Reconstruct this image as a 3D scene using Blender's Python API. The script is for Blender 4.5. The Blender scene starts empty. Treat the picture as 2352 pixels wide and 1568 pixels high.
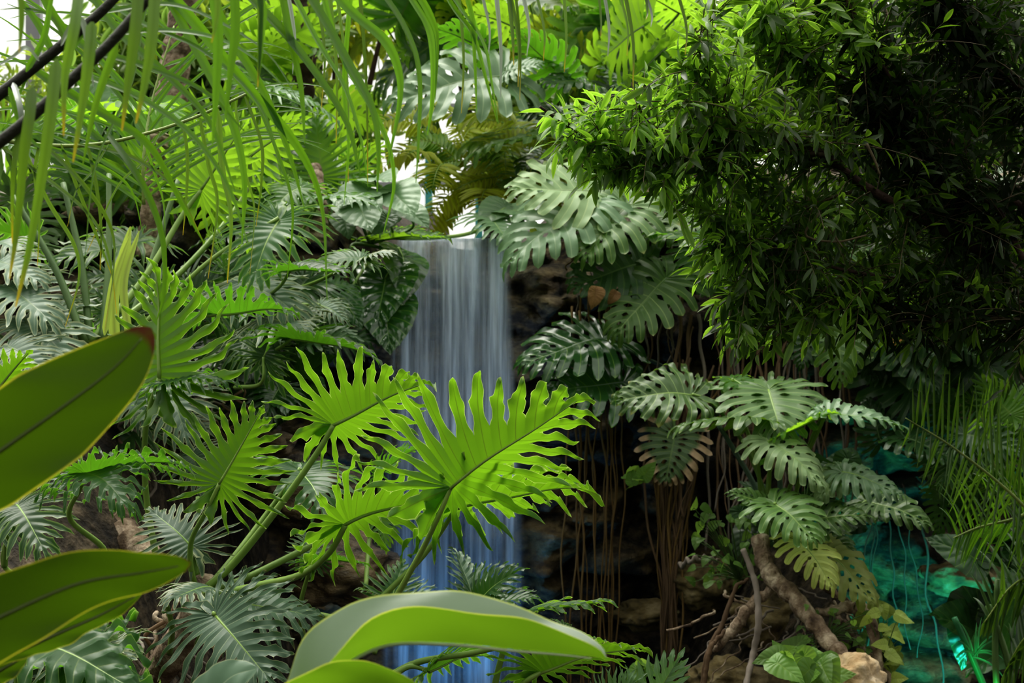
import bpy, bmesh, math, random
import numpy as np
from mathutils import Vector, Matrix, noise

random.seed(7)
SC = bpy.context.scene
COL = SC.collection
PI = math.pi
CZ = 1.7                      # camera height
KF = 36.0 / 50.0              # sensor width / focal length


def P(px, py, d):
    """A point of the place: d metres in front of the camera stand, seen at (px, py) of the 2352x1568 frame."""
    return np.array([(px - 1176) / 2352 * KF * d, d, CZ - (py - 784) / 2352 * KF * d])


def unit(v):
    v = np.asarray(v, float)
    n = np.linalg.norm(v)
    return v / n if n > 1e-9 else v


def ss(x):
    x = np.clip(x, 0, 1)
    return x * x * (3 - 2 * x)


# ------------------------------------------------------------------ objects
def empty(name, loc, label, cat, group=None):
    o = bpy.data.objects.new(name, None)
    o.empty_display_size = 0.05
    COL.objects.link(o)
    o.location = tuple(float(v) for v in loc)
    o['label'] = label
    o['category'] = cat
    if group:
        o['group'] = group
    return o


def origin(o):
    r = np.zeros(3)
    while o is not None:
        r = r + np.array(o.location)
        o = o.parent
    return r


def mk(name, V, F, mat, parent=None, mask=None, smooth=True, loc=None):
    """Link ONE mesh object. V in world coordinates."""
    V = np.asarray(V, float)
    base = origin(parent) if parent is not None else np.zeros(3)
    off = np.zeros(3)
    if parent is None and loc is not None:
        off = np.asarray(loc, float)
    me = bpy.data.meshes.new(name)
    me.from_pydata((V - base - off).tolist(), [], F if isinstance(F, list) else F.tolist())
    if smooth:
        me.polygons.foreach_set('use_smooth', [True] * len(me.polygons))
    if mask is not None:
        a = me.color_attributes.new('mask', 'FLOAT_COLOR', 'POINT')
        m = np.ones((len(V), 4), np.float32)
        m[:, :mask.shape[1]] = mask
        a.data.foreach_set('color', m.ravel())
    me.materials.append(mat)
    me.update()
    o = bpy.data.objects.new(name, me)
    COL.objects.link(o)
    if parent is not None:
        o.parent = parent
    else:
        o.location = tuple(float(v) for v in off)
    return o


def tag(o, label, cat, group=None, kind=None):
    if label:
        o['label'] = label
    if cat:
        o['category'] = cat
    if group:
        o['group'] = group
    if kind:
        o['kind'] = kind
    return o


def spline(pts, n):
    """Catmull-Rom through pts, n points."""
    p = np.asarray(pts, float)
    if len(p) == 2:
        t = np.linspace(0, 1, n)[:, None]
        return p[0] * (1 - t) + p[1] * t
    q = np.vstack([2 * p[0] - p[1], p, 2 * p[-1] - p[-2]])
    seg = len(p) - 1
    u = np.linspace(0, seg, n)
    i = np.minimum(u.astype(int), seg - 1)
    t = (u - i)[:, None]
    a, b, c, d = q[i], q[i + 1], q[i + 2], q[i + 3]
    return 0.5 * (2 * b + (c - a) * t + (2 * a - 5 * b + 4 * c - d) * t ** 2 + (3 * b - a - 3 * c + d) * t ** 3)


def tube(path, radii, k=7, cap=True):
    path = np.asarray(path, float)
    n = len(path)
    r = np.interp(np.linspace(0, 1, n), np.linspace(0, 1, len(radii)), radii) if np.ndim(radii) else np.full(n, radii)
    T = np.gradient(path, axis=0)
    T /= np.linalg.norm(T, axis=1)[:, None] + 1e-12
    ref = np.array([0., 0, 1]) if abs(T[0][2]) < .85 else np.array([1., 0, 0])
    V = []
    nrm = unit(np.cross(T[0], ref))
    ang = np.arange(k) / k * 2 * PI
    for i in range(n):
        nrm = unit(nrm - T[i] * np.dot(nrm, T[i]))
        b = np.cross(T[i], nrm)
        V.append(path[i] + r[i] * (np.cos(ang)[:, None] * nrm + np.sin(ang)[:, None] * b))
    V = np.vstack(V)
    F = []
    for i in range(n - 1):
        for j in range(k):
            F.append([i * k + j, i * k + (j + 1) % k, (i + 1) * k + (j + 1) % k, (i + 1) * k + j])
    if cap:
        F.append(list(range(k))[::-1])
        F.append([(n - 1) * k + j for j in range(k)])
    return V, F


class Bag:
    """Collects geometry of one mesh."""

    def __init__(self):
        self.V, self.F, self.M, self.n = [], [], [], 0

    def add(self, V, F, mask=None):
        V = np.asarray(V, float)
        self.V.append(V)
        F = F if isinstance(F, list) else F.tolist()
        self.F += [[i + self.n for i in f] for f in F]
        self.M.append(np.zeros((len(V), 3)) if mask is None else mask)
        self.n += len(V)

    def make(self, name, mat, parent=None, loc=None, smooth=True):
        return mk(name, np.vstack(self.V), self.F, mat, parent, np.vstack(self.M), smooth, loc)


# ------------------------------------------------------------------ materials
def nd(nt, t, **kw):
    n = nt.nodes.new(t)
    for k, v in kw.items():
        if k in n.inputs:
            n.inputs[k].default_value = v
        else:
            setattr(n, k, v)
    return n


def new_mat(name):
    m = bpy.data.materials.new(name)
    m.use_nodes = True
    nt = m.node_tree
    nt.nodes.clear()
    out = nt.nodes.new('ShaderNodeOutputMaterial')
    return m, nt, out


def mixc(nt, fac, a, b):
    n = nt.nodes.new('ShaderNodeMix')
    n.data_type = 'RGBA'
    for sock, v in ((n.inputs[0], fac), (n.inputs[6], a), (n.inputs[7], b)):
        if hasattr(v, 'is_output'):
            nt.links.new(v, sock)
        elif np.ndim(v):
            sock.default_value = (*v, 1)
        else:
            sock.default_value = v
    return n.outputs[2]


def math_n(nt, op, a, b=None, clamp=False):
    n = nt.nodes.new('ShaderNodeMath')
    n.operation = op
    n.use_clamp = clamp
    for s, v in ((n.inputs[0], a), (n.inputs[1], b)):
        if v is None:
            continue
        if hasattr(v, 'is_output'):
            nt.links.new(v, s)
        else:
            s.default_value = v
    return n.outputs[0]


def noise_n(nt, scale, detail=3, vec=None, rough=.55):
    n = nd(nt, 'ShaderNodeTexNoise', Scale=scale, Detail=detail, Roughness=rough)
    if vec is not None:
        nt.links.new(vec, n.inputs['Vector'])
    return n.outputs['Fac']


def ramp(nt, fac, stops):
    n = nt.nodes.new('ShaderNodeValToRGB')
    e = n.color_ramp.elements
    while len(e) < len(stops):
        e.new(.5)
    for el, (p, c) in zip(e, stops):
        el.position = p
        el.color = (*c, 1) if np.ndim(c) else (c, c, c, 1)
    nt.links.new(fac, n.inputs[0])
    return n.outputs[0]


def leaf_mat(name, top, under, trans, vein, veint=None, rough=.38, tm=.45, edge=None, edget=None, tip=None, tipt=None, var=.35, spec=.36, vs=1.0):
    """Leaf: glossy principled face plus light passing through; mask R = vein, G = rim, B = dry tip."""
    m, nt, out = new_mat(name)
    at = nd(nt, 'ShaderNodeAttribute', attribute_name='mask')
    sep = nt.nodes.new('ShaderNodeSeparateColor')
    nt.links.new(at.outputs['Color'], sep.inputs[0])
    R, G, B = sep.outputs
    tc = nt.nodes.new('ShaderNodeTexCoord').outputs['Object']
    inf = nt.nodes.new('ShaderNodeObjectInfo')
    n1 = inf.outputs['Random']
    dark = tuple(c * (1 - var) for c in top)
    lite = tuple(min(1, c * (1 + var)) for c in top)
    c1 = mixc(nt, n1, dark, lite)
    geo = nt.nodes.new('ShaderNodeNewGeometry')
    base = mixc(nt, geo.outputs['Backfacing'], c1, under)
    Rv = math_n(nt, 'MULTIPLY', R, vs)
    base = mixc(nt, Rv, base, vein)
    tcol = mixc(nt, n1, tuple(c * (1 - var * .6) for c in trans), tuple(min(1, c * (1 + var * .6)) for c in trans))
    tcol = mixc(nt, Rv, tcol, veint or tuple(c * .55 for c in trans))
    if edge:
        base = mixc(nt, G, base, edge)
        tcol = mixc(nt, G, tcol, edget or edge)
    if tip:
        n2 = noise_n(nt, 38, 2, tc)
        Bf = math_n(nt, 'ADD', B, math_n(nt, 'MULTIPLY', math_n(nt, 'SUBTRACT', n2, .5), math_n(nt, 'MULTIPLY', B, 1.2)), True)
        base = mixc(nt, Bf, base, tip)
        tcol = mixc(nt, Bf, tcol, tipt or tip)
    pr = nd(nt, 'ShaderNodeBsdfPrincipled', Roughness=rough)
    pr.inputs['Specular IOR Level'].default_value = spec
    nt.links.new(base, pr.inputs['Base Color'])
    tr = nt.nodes.new('ShaderNodeBsdfTranslucent')
    nt.links.new(tcol, tr.inputs['Color'])
    mx = nd(nt, 'ShaderNodeMixShader')
    mx.inputs[0].default_value = tm
    nt.links.new(pr.outputs[0], mx.inputs[1])
    nt.links.new(tr.outputs[0], mx.inputs[2])
    nt.links.new(mx.outputs[0], out.inputs[0])
    return m


def solid_mat(name, stops, scale=6, rough=.6, bump=.3, bscale=30, stretch=(1, 1, 1), spec=.4):
    m, nt, out = new_mat(name)
    tc = nt.nodes.new('ShaderNodeTexCoord').outputs['Object']
    mp = nd(nt, 'ShaderNodeMapping')
    mp.inputs['Scale'].default_value = stretch
    nt.links.new(tc, mp.inputs[0])
    f = noise_n(nt, scale, 3, mp.outputs[0], .62)
    c = ramp(nt, f, stops)
    pr = nd(nt, 'ShaderNodeBsdfPrincipled', Roughness=rough)
    pr.inputs['Specular IOR Level'].default_value = spec
    nt.links.new(c, pr.inputs['Base Color'])
    bmp = nd(nt, 'ShaderNodeBump', Strength=bump, Distance=.025)
    nt.links.new(noise_n(nt, bscale, 3, mp.outputs[0]), bmp.inputs['Height'])
    nt.links.new(bmp.outputs[0], pr.inputs['Normal'])
    nt.links.new(pr.outputs[0], out.inputs[0])
    return m


# ------------------------------------------------------------------ leaf blades
SEL = dict(  # deeply cut philodendron blade: (t on midrib, angle from midrib, length, bend)
    lobes=[(.0, 164, .38, 8), (.0, 146, .50, 12), (.0, 129, .59, 14), (.008, 114, .65, 16), (.025, 101, .68, 16), (.06, 90, .67, 18), (.11, 81, .64, 18),
           (.18, 73, .60, 18), (.27, 66, .54, 18), (.37, 59, .47, 18), (.48, 52, .39, 16), (.60, 45, .30, 14), (.72, 38, .22, 10)],
    term=.81, f=(.27, .37), kind='sel')
MON = dict(
    lobes=[(.0, 150, .42, 26), (.0, 128, .51, 26), (.02, 108, .55, 26), (.09, 95, .56, 26), (.19, 85, .54, 26), (.31, 76, .51, 26),
           (.44, 67, .45, 26), (.57, 58, .37, 24), (.70, 49, .27, 20), (.82, 38, .17, 14)],
    term=.90, f=(.42, .56), kind='mon')
HRT = dict(
    lobes=[(.0, 165, .34, 10), (.0, 140, .44, 14), (.0, 116, .50, 18), (.03, 98, .50, 22), (.12, 82, .48, 26),
           (.26, 68, .44, 28), (.42, 56, .37, 26), (.60, 45, .27, 22), (.77, 34, .16, 14)],
    term=.88, f=(1, 1), kind='hrt')


def blade(spec, seed, ns=12, fold=.15, droop=.2, side=.12, ruffle=.02, quilt=.35, hi=False, wid=1.0, dry=0.0, holes=.6, cut=0.0):
    """Flat lobed blade of length 1 along +y with its attachment at the origin, shaped in z. Returns V, F, mask."""
    rg = np.random.RandomState(seed)
    kind = spec['kind']
    c_full = np.array([-1, -.9, -.5, -.09, 0, .09, .5, .9, 1.]) if hi else np.array([-1, -.55, -.07, 0, .07, .55, 1.])
    f0, f1 = spec['f']
    sgrid = np.concatenate([[0, .03], np.linspace(.1, 1, ns - 1)])
    L = spec['lobes']
    n = len(L)
    tj = [0 if l[0] < .02 else l[0] + rg.uniform(-.012, .012) for l in L]
    V, Q, M = [], [], []
    cnt = 0

    def prof(u, tooth, outer):
        if kind == 'sel':
            p = (1 - .34 * ss(u / .16) + .34 * ss((u - .15) / .5)) * np.clip(1 - u, 0, 1) ** .62
            for (uc, amp, wl) in tooth:
                d = u - uc
                b = np.where(d < 0, np.clip(1 + d / wl, 0, 1), np.clip(1 - d / .05, 0, 1))
                p = p + amp * b * (1 - u)
            return p
        return (1 - .22 * ss(u / .15)) * np.sqrt(np.clip(1 - u ** 6, 0, 1))

    for sd in (1, -1):
        A = []
        for i, (t, a, ln, cv) in enumerate(L):
            a = a + rg.uniform(-3, 3)
            ln = ln * rg.uniform(.9, 1.1) * wid
            if kind == 'hrt':
                ln = L[i][2] * wid
                a = L[i][1]
            ang = np.radians(a - cv * sgrid)
            d = np.stack([np.sin(ang), np.cos(ang)], 1)
            st = np.diff(sgrid, prepend=0)[:, None] * ln
            A.append(np.array([0, tj[i]]) + np.cumsum(d * st, 0))
        tt = spec['term']
        T = np.stack([np.zeros_like(sgrid), tt + sgrid * (1 - tt)], 1)
        A.append(T)
        fs = [rg.uniform(f0, f1) + cut for _ in range(n)]
        hl = [(rg.rand() < holes, rg.uniform(.10, .16), rg.uniform(.28, .40), rg.uniform(.35, .6)) for _ in range(n)]
        tooths = [[[(rg.uniform(.38, .62), rg.uniform(.25, .75), rg.uniform(.15, .28))] for _ in range(2)] for _ in range(n + 1)]

        def edge_line(i, j, k, me, tooth):
            """edge of axis `me` toward the boundary k between axes i and j"""
            f = fs[k]
            Bm = .5 * (A[i] + A[j])
            E = np.empty_like(Bm)
            ax = A[me]
            tg = np.gradient(ax, axis=0)
            tg /= np.linalg.norm(tg, axis=1)[:, None] + 1e-9
            bf = np.array([np.interp(f, sgrid, Bm[:, q]) for q in (0, 1)])
            af = np.array([np.interp(f, sgrid, ax[:, q]) for q in (0, 1)])
            d0 = bf - af
            w0 = np.linalg.norm(d0)
            for q, s in enumerate(sgrid):
                if s <= f:
                    h = 0
                    if kind == 'mon' and hl[k][0]:
                        _, a0, b0, g0 = hl[k]
                        h = g0 * max(0, math.sin(PI * (s - a0) / (b0 - a0))) if a0 < s < b0 else 0
                    E[q] = ax[q] + (Bm[q] - ax[q]) * (1 - h)
                else:
                    u = (s - f) / (1 - f)
                    nr = np.array([-tg[q][1], tg[q][0]])
                    if np.dot(nr, d0) < 0:
                        nr = -nr
                    kk = ss(u / .3)
                    dd = d0 / w0 * (1 - kk) + nr * kk
                    E[q] = ax[q] + dd * w0 * float(prof(np.array(u), tooth, True))
            return E, np.array([s > f for s in sgrid])

        for i in range(n + 1):
            ax = A[i]
            term = i == n
            if i == 0:
                tg = np.gradient(ax, axis=0)
                tg /= np.linalg.norm(tg, axis=1)[:, None]
                nr = np.stack([tg[:, 1], -tg[:, 0]], 1)
                w = (.10 if kind != 'hrt' else .16) * np.sqrt(np.clip(sgrid * 2.2, 0, 1)) * (prof(np.clip((sgrid - .4) / .6, 0, 1), tooths[0][0], True) if kind != 'hrt' else np.sqrt(np.clip(1 - sgrid ** 3, 0, 1)))
                Eo, fo = ax + nr * w[:, None] * wid, np.ones(len(sgrid), bool)
            else:
                Eo, fo = edge_line(i - 1, i, i - 1, i, tooths[i][0])
            if term:
                Ei, fi = ax.copy(), np.zeros(len(sgrid), bool)
            else:
                Ei, fi = edge_line(i, i + 1, i, i, tooths[i][1])
            cs = c_full[c_full <= 0] if term else c_full
            G = np.empty((len(sgrid), len(cs), 2))
            ed = np.zeros((len(sgrid), len(cs)))
            for q, c in enumerate(cs):
                E = Eo if c < 0 else Ei
                G[:, q] = ax + (E - ax) * abs(c)
                if abs(c) == 1:
                    ed[:, q] = (fo if c < 0 else fi)
            ed[-1] = 1
            if kind == 'hrt':
                ed[:] = 0
                ed[-1] = 1
            vein = np.zeros_like(ed)
            vein[:, cs == 0] = 1
            vein[0] = 1
            S = np.repeat(sgrid[:, None], len(cs), 1)
            C = np.repeat(np.abs(cs)[None], len(sgrid), 0)
            x, y = G[..., 0] * sd, G[..., 1]
            r2 = x * x + y * y
            ph = rg.uniform(0, 6.28)
            free = np.clip((S - f0) / (1 - f0 + 1e-6), 0, 1) if kind != 'hrt' else S * .6
            z = fold * np.abs(x) - droop * np.where(y > 0, y * y, .6 * y * y) - side * x * x
            z += quilt * .05 * (C ** 1.5) * np.minimum(S * 4, 1) * (1 - .5 * S)
            z += ruffle * free * C ** 1.5 * np.sin(ph + S * 17) + ruffle * .9 * free * np.sin(ph * 3 + 2 * S)
            z -= .10 * free ** 2 * (.5 + rg.rand() * .8) * (1 if kind != 'hrt' else .3)
            z += .012 * np.sin(x * 9 + seed) + .012 * np.sin(y * 8 + seed * 1.7)
            tipm = np.zeros_like(S)
            if dry > 0:
                k = rg.rand()
                tipm = np.clip((S - (1 - dry * (.4 + k))) / .12, 0, 1)
            nv = np.stack([x, y, z], -1).reshape(-1, 3)
            V.append(nv)
            M.append(np.stack([vein, ed, tipm], -1).reshape(-1, 3))
            nc = len(cs)
            for a in range(len(sgrid) - 1):
                for b in range(nc - 1):
                    q = [cnt + a * nc + b, cnt + a * nc + b + 1, cnt + (a + 1) * nc + b + 1, cnt + (a + 1) * nc + b]
                    Q.append(q if sd < 0 else q[::-1])
            cnt += len(nv)
    V = np.vstack(V)
    M = np.vstack(M)
    key = np.round(V[:, :2] * 4000).astype(np.int64)
    key = key[:, 0] * 1000003 + key[:, 1]
    _, first, inv = np.unique(key, return_index=True, return_inverse=True)
    inv = inv.ravel()
    M2 = np.zeros((len(first), 3))
    np.maximum.at(M2, inv, M)
    F, seen = [], set()
    for q in Q:
        f = []
        for i in q:
            j = int(inv[i])
            if j not in f:
                f.append(j)
        if len(f) > 2:
            kf = tuple(sorted(f))
            if kf not in seen:
                seen.add(kf)
                F.append(f)
    return V[first], F, M2


def frame(base, tip, nrm):
    base, tip = np.asarray(base, float), np.asarray(tip, float)
    L = np.linalg.norm(tip - base)
    ey = (tip - base) / L
    ez = unit(np.asarray(nrm, float) - ey * np.dot(nrm, ey))
    ex = np.cross(ey, ez)
    return L, np.stack([ex, ey, ez])


def leaf(plant, spec, base, tip, nrm, mat, pmat, seed, stem=None, rad=(.006, .010), name='leaf', lab=None, midrib=True, **kw):
    """One leaf of a plant: blade mesh (part) with its petiole and midrib (sub-part). base, tip, stem points in world coordinates."""
    L, R = frame(base, tip, nrm)
    V, F, M = blade(spec, seed, **kw)
    W = np.asarray(base) + (V * L) @ R
    o = mk(name, W, F, mat, plant, M)
    if lab:
        o['label'] = lab
    pts = []
    if stem is not None and len(stem):
        st = spline(np.vstack([[base], np.array(stem)]), 10 + 5 * len(stem))
        Vt, Ft = tube(st, np.linspace(rad[0], rad[1], len(st)), 7)
        b = Bag()
        b.add(Vt, Ft)
        if midrib:
            dr = kw.get('droop', .2)
            yy = np.linspace(-.01, .9, 12)
            loc = np.stack([0 * yy, yy, -dr * yy * yy + .012 * np.sin(seed) + .012 * np.sin(yy * 8 + seed * 1.7) - .3 * rad[0] / L], 1)
            Vm, Fm = tube(np.asarray(base) + (loc * L) @ R, np.linspace(rad[0] * .75, rad[0] * .2, 12), 6)
            b.add(Vm, Fm)
        b.make('petiole', pmat, o)
    return o


def strap(path, w, nrm, fold=.35, tipl=.5, basel=.06, twist=0.0, nx=4):
    """Long narrow blade along a path; returns V, F, mask(R midrib, G rim, B distance to the tip)."""
    path = np.asarray(path, float)
    n = len(path)
    t = np.linspace(0, 1, n)
    T = np.gradient(path, axis=0)
    T /= np.linalg.norm(T, axis=1)[:, None] + 1e-12
    prof = np.minimum(1, (t / basel + .25) / 1.25) * np.clip((1 - t) / tipl, 0.03, 1) ** .6
    cs = np.linspace(-1, 1, nx + 1)
    V = np.empty((n, nx + 1, 3))
    M = np.zeros((n, nx + 1, 3))
    nrm = np.asarray(nrm, float)
    for i in range(n):
        s = unit(np.cross(T[i], nrm))
        u = np.cross(s, T[i])
        a = twist * t[i]
        s2 = s * math.cos(a) + u * math.sin(a)
        u2 = np.cross(s2, T[i])
        for j, c in enumerate(cs):
            V[i, j] = path[i] + w * .5 * prof[i] * (s2 * c + u2 * fold * abs(c))
        M[i, :, 0] = (np.abs(cs) < .01)
        M[i, :, 1] = (np.abs(cs) > .99)
        M[i, :, 2] = t[i]
    k = nx + 1
    idx = np.arange((n - 1) * k).reshape(n - 1, k)[:, :-1].ravel()
    F = np.stack([idx, idx + 1, idx + k + 1, idx + k], 1)
    return V.reshape(-1, 3), F, M.reshape(-1, 3)


def fall_path(p0, d0, length, g=1.4, n=14):
    """A path leaving p0 along d0 and bending down under its own weight."""
    p, d = np.asarray(p0, float), unit(d0)
    st = length / (n - 1)
    out = [p]
    for i in range(n - 1):
        d = unit(d + np.array([0, 0, -1]) * g * st / length * (0.4 + 1.2 * i / n))
        p = p + d * st
        out.append(p)
    return np.array(out)
# ------------------------------------------------------------------ camera, light
cam = bpy.data.cameras.new('camera')
cam.lens, cam.sensor_width = 50, 36
cam.clip_end = 200
cam.dof.use_dof = True
cam.dof.focus_distance = 4.0
cam.dof.aperture_fstop = 6.3
co = bpy.data.objects.new('camera', cam)
COL.objects.link(co)
co.location = (0, 0, CZ)
co.rotation_euler = (PI / 2, 0, 0)
SC.camera = co

wd = bpy.data.worlds.new('sky')
SC.world = wd
wd.use_nodes = True
nt = wd.node_tree
nt.nodes.clear()
tc = nt.nodes.new('ShaderNodeTexCoord')
sp = nt.nodes.new('ShaderNodeSeparateXYZ')
nt.links.new(tc.outputs['Generated'], sp.inputs[0])
zc = math_n(nt, 'MAXIMUM', sp.outputs[2], 0.0)
yc = math_n(nt, 'ADD', math_n(nt, 'MULTIPLY', sp.outputs[1], .5), .5)      # 0 behind the camera stand, 1 beyond the fall
yc = math_n(nt, 'POWER', yc, 1.6)
stg = math_n(nt, 'ADD', math_n(nt, 'MULTIPLY', zc, 1.3), math_n(nt, 'MULTIPLY', yc, 1.25))
stg = math_n(nt, 'ADD', stg, .06)
up = math_n(nt, 'GREATER_THAN', sp.outputs[2], -.02)
stg = math_n(nt, 'MULTIPLY', stg, math_n(nt, 'ADD', math_n(nt, 'MULTIPLY', up, .9), .1))
bg = nt.nodes.new('ShaderNodeBackground')
bg.inputs[0].default_value = (1.0, .98, .92, 1)
nt.links.new(stg, bg.inputs[1])
wo = nt.nodes.new('ShaderNodeOutputWorld')
nt.links.new(bg.outputs[0], wo.inputs[0])


def light(name, kind, loc, energy, color=(1, 1, 1), size=.3, aim=None, spot=1.2):
    l = bpy.data.lights.new(name, kind)
    l.energy, l.color = energy, color
    if kind == 'SUN':
        l.angle = size
    else:
        l.shadow_soft_size = size
    if kind == 'SPOT':
        l.spot_size, l.spot_blend = spot, .8
    o = bpy.data.objects.new(name, l)
    COL.objects.link(o)
    o.location = tuple(float(v) for v in loc)
    if aim is not None:
        o.rotation_euler = (Vector([float(v) for v in aim]) - Vector(o.location)).to_track_quat('-Z', 'Y').to_euler()
    return o


light('sun', 'SUN', (-3, 9, 12), 2.6, (1, .97, .88), .6, (0, 4.5, 0))
light('pool_lamp', 'SPOT', P(1010, 1700, 7.1), 34, (.10, .45, 1.0), .06, P(1030, 1250, 7.9), 1.7)
light('fall_fill', 'SPOT', P(1270, 1560, 6.9), 46, (.72, .86, 1.0), .10, P(1040, 820, 7.9), .75)  # added fill light that brightens the falling water
light('teal_lamp', 'SPOT', P(2190, 1740, 6.3), 115, (.05, .95, .82), .08, P(2085, 1290, 7.8), 1.0)
light('green_lamp', 'SPOT', P(2290, 1640, 5.7), 7, (.05, 1.0, .30), .04, P(2225, 1490, 6.3), .7)
light('bank_lamp', 'SPOT', P(160, 1330, 5.2), 16, (.05, .95, .7), .05, P(90, 1120, 6.4), 1.3)

SC.view_settings.view_transform = 'Standard'
try:
    SC.view_settings.look = 'Medium High Contrast'
except TypeError:
    SC.view_settings.look = 'None'
SC.view_settings.exposure = 0.3
SC.cycles.max_bounces = 4
SC.cycles.use_light_tree = False
SC.cycles.adaptive_threshold = .08
SC.cycles.diffuse_bounces = 2
SC.cycles.glossy_bounces = 2
SC.cycles.transmission_bounces = 3
SC.cycles.transparent_max_bounces = 6
SC.cycles.caustics_reflective = False
SC.cycles.caustics_refractive = False

# ------------------------------------------------------------------ materials
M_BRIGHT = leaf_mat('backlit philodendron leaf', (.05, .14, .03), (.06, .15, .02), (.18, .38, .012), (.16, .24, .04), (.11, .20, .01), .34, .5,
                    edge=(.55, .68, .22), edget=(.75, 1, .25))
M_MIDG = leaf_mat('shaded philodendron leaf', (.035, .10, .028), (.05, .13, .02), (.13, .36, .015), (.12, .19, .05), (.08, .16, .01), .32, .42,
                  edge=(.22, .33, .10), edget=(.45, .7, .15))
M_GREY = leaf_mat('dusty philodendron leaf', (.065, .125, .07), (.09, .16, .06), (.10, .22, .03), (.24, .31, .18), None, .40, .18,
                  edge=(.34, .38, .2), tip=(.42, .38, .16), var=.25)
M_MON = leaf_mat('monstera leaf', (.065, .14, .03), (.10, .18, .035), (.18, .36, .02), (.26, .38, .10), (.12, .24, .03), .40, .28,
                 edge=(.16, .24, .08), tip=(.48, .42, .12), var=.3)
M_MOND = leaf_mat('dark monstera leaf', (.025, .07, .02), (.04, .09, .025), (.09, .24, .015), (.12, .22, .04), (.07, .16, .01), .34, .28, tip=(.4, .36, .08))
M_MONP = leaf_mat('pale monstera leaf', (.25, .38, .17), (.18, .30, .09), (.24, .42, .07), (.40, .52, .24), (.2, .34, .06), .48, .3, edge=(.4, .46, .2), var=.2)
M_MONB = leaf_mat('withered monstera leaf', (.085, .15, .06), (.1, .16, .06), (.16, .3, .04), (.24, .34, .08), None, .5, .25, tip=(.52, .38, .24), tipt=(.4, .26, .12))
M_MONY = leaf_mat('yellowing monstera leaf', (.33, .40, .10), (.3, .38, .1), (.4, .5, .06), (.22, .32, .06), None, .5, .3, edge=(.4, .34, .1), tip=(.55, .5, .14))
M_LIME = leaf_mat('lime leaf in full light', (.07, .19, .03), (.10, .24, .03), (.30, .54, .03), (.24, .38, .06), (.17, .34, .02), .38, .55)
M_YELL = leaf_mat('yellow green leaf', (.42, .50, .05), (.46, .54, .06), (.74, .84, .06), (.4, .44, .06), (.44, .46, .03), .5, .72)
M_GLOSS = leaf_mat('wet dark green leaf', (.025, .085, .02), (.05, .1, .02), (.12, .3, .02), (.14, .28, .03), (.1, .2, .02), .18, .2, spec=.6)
M_SAGE = leaf_mat('sage green leaf', (.12, .21, .105), (.12, .2, .08), (.16, .34, .06), (.28, .40, .2), None, .36, .3, var=.25)
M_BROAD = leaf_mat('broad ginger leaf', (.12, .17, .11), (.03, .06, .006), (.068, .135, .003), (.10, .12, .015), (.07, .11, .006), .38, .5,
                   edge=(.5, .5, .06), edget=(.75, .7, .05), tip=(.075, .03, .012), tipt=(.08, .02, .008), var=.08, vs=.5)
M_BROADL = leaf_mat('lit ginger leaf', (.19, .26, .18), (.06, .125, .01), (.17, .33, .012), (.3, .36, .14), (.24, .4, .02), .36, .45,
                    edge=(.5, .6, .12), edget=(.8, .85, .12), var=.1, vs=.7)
M_PALM = leaf_mat('palm leaflet', (.05, .12, .025), (.07, .16, .02), (.20, .44, .015), (.04, .10, .015), (.13, .3, .01), .32, .45, var=.4, vs=.5)
M_PALMY = leaf_mat('drooping palm leaflet', (.08, .15, .04), (.11, .18, .035), (.20, .36, .02), (.07, .13, .02), (.14, .26, .015), .30, .4, var=.35, vs=.5,
                   tip=(.55, .42, .02), tipt=(.6, .42, .02))
M_PALMG = leaf_mat('grey palm leaflet', (.36, .42, .36), (.24, .3, .2), (.2, .3, .1), (.25, .3, .22), None, .3, .2, var=.25, vs=.5)
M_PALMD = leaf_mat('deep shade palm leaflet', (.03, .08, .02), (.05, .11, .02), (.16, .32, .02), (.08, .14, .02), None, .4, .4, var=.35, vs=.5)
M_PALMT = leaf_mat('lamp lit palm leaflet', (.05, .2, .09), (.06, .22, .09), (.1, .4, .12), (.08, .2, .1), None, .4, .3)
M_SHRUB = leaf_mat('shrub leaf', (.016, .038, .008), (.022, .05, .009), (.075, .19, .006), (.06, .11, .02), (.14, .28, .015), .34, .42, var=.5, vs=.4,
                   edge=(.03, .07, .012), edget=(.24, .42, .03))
M_SHRUBL = leaf_mat('young shrub leaf', (.05, .14, .015), (.07, .17, .016), (.19, .46, .012), (.16, .3, .04), (.34, .6, .04), .36, .5, var=.35, vs=.4,  # lighter copy of the shrub leaf, light put into the colour
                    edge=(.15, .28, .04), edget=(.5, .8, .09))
M_SHRUBD = leaf_mat('shaded shrub leaf', (.007, .016, .004), (.010, .022, .005), (.028, .07, .003), (.02, .04, .006), None, .6, .35, var=.5, vs=.4, spec=.12)  # darker copy of the shrub leaf, shade put into the colour
M_TREE = leaf_mat('far tree leaf', (.11, .2, .04), (.14, .24, .05), (.46, .62, .06), (.3, .4, .1), None, .45, .55, var=.5, vs=.3)
M_VINE = leaf_mat('creeper leaf', (.12, .24, .05), (.14, .26, .06), (.34, .56, .08), (.3, .42, .1), None, .42, .45, var=.3)
M_VINEY = leaf_mat('pale creeper leaf', (.34, .44, .10), (.34, .44, .1), (.5, .64, .1), (.42, .5, .14), None, .42, .4, var=.25)
M_DRY = leaf_mat('dry leaf', (.36, .22, .10), (.3, .18, .08), (.42, .24, .08), (.3, .18, .08), None, .7, .3, var=.3)

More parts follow.
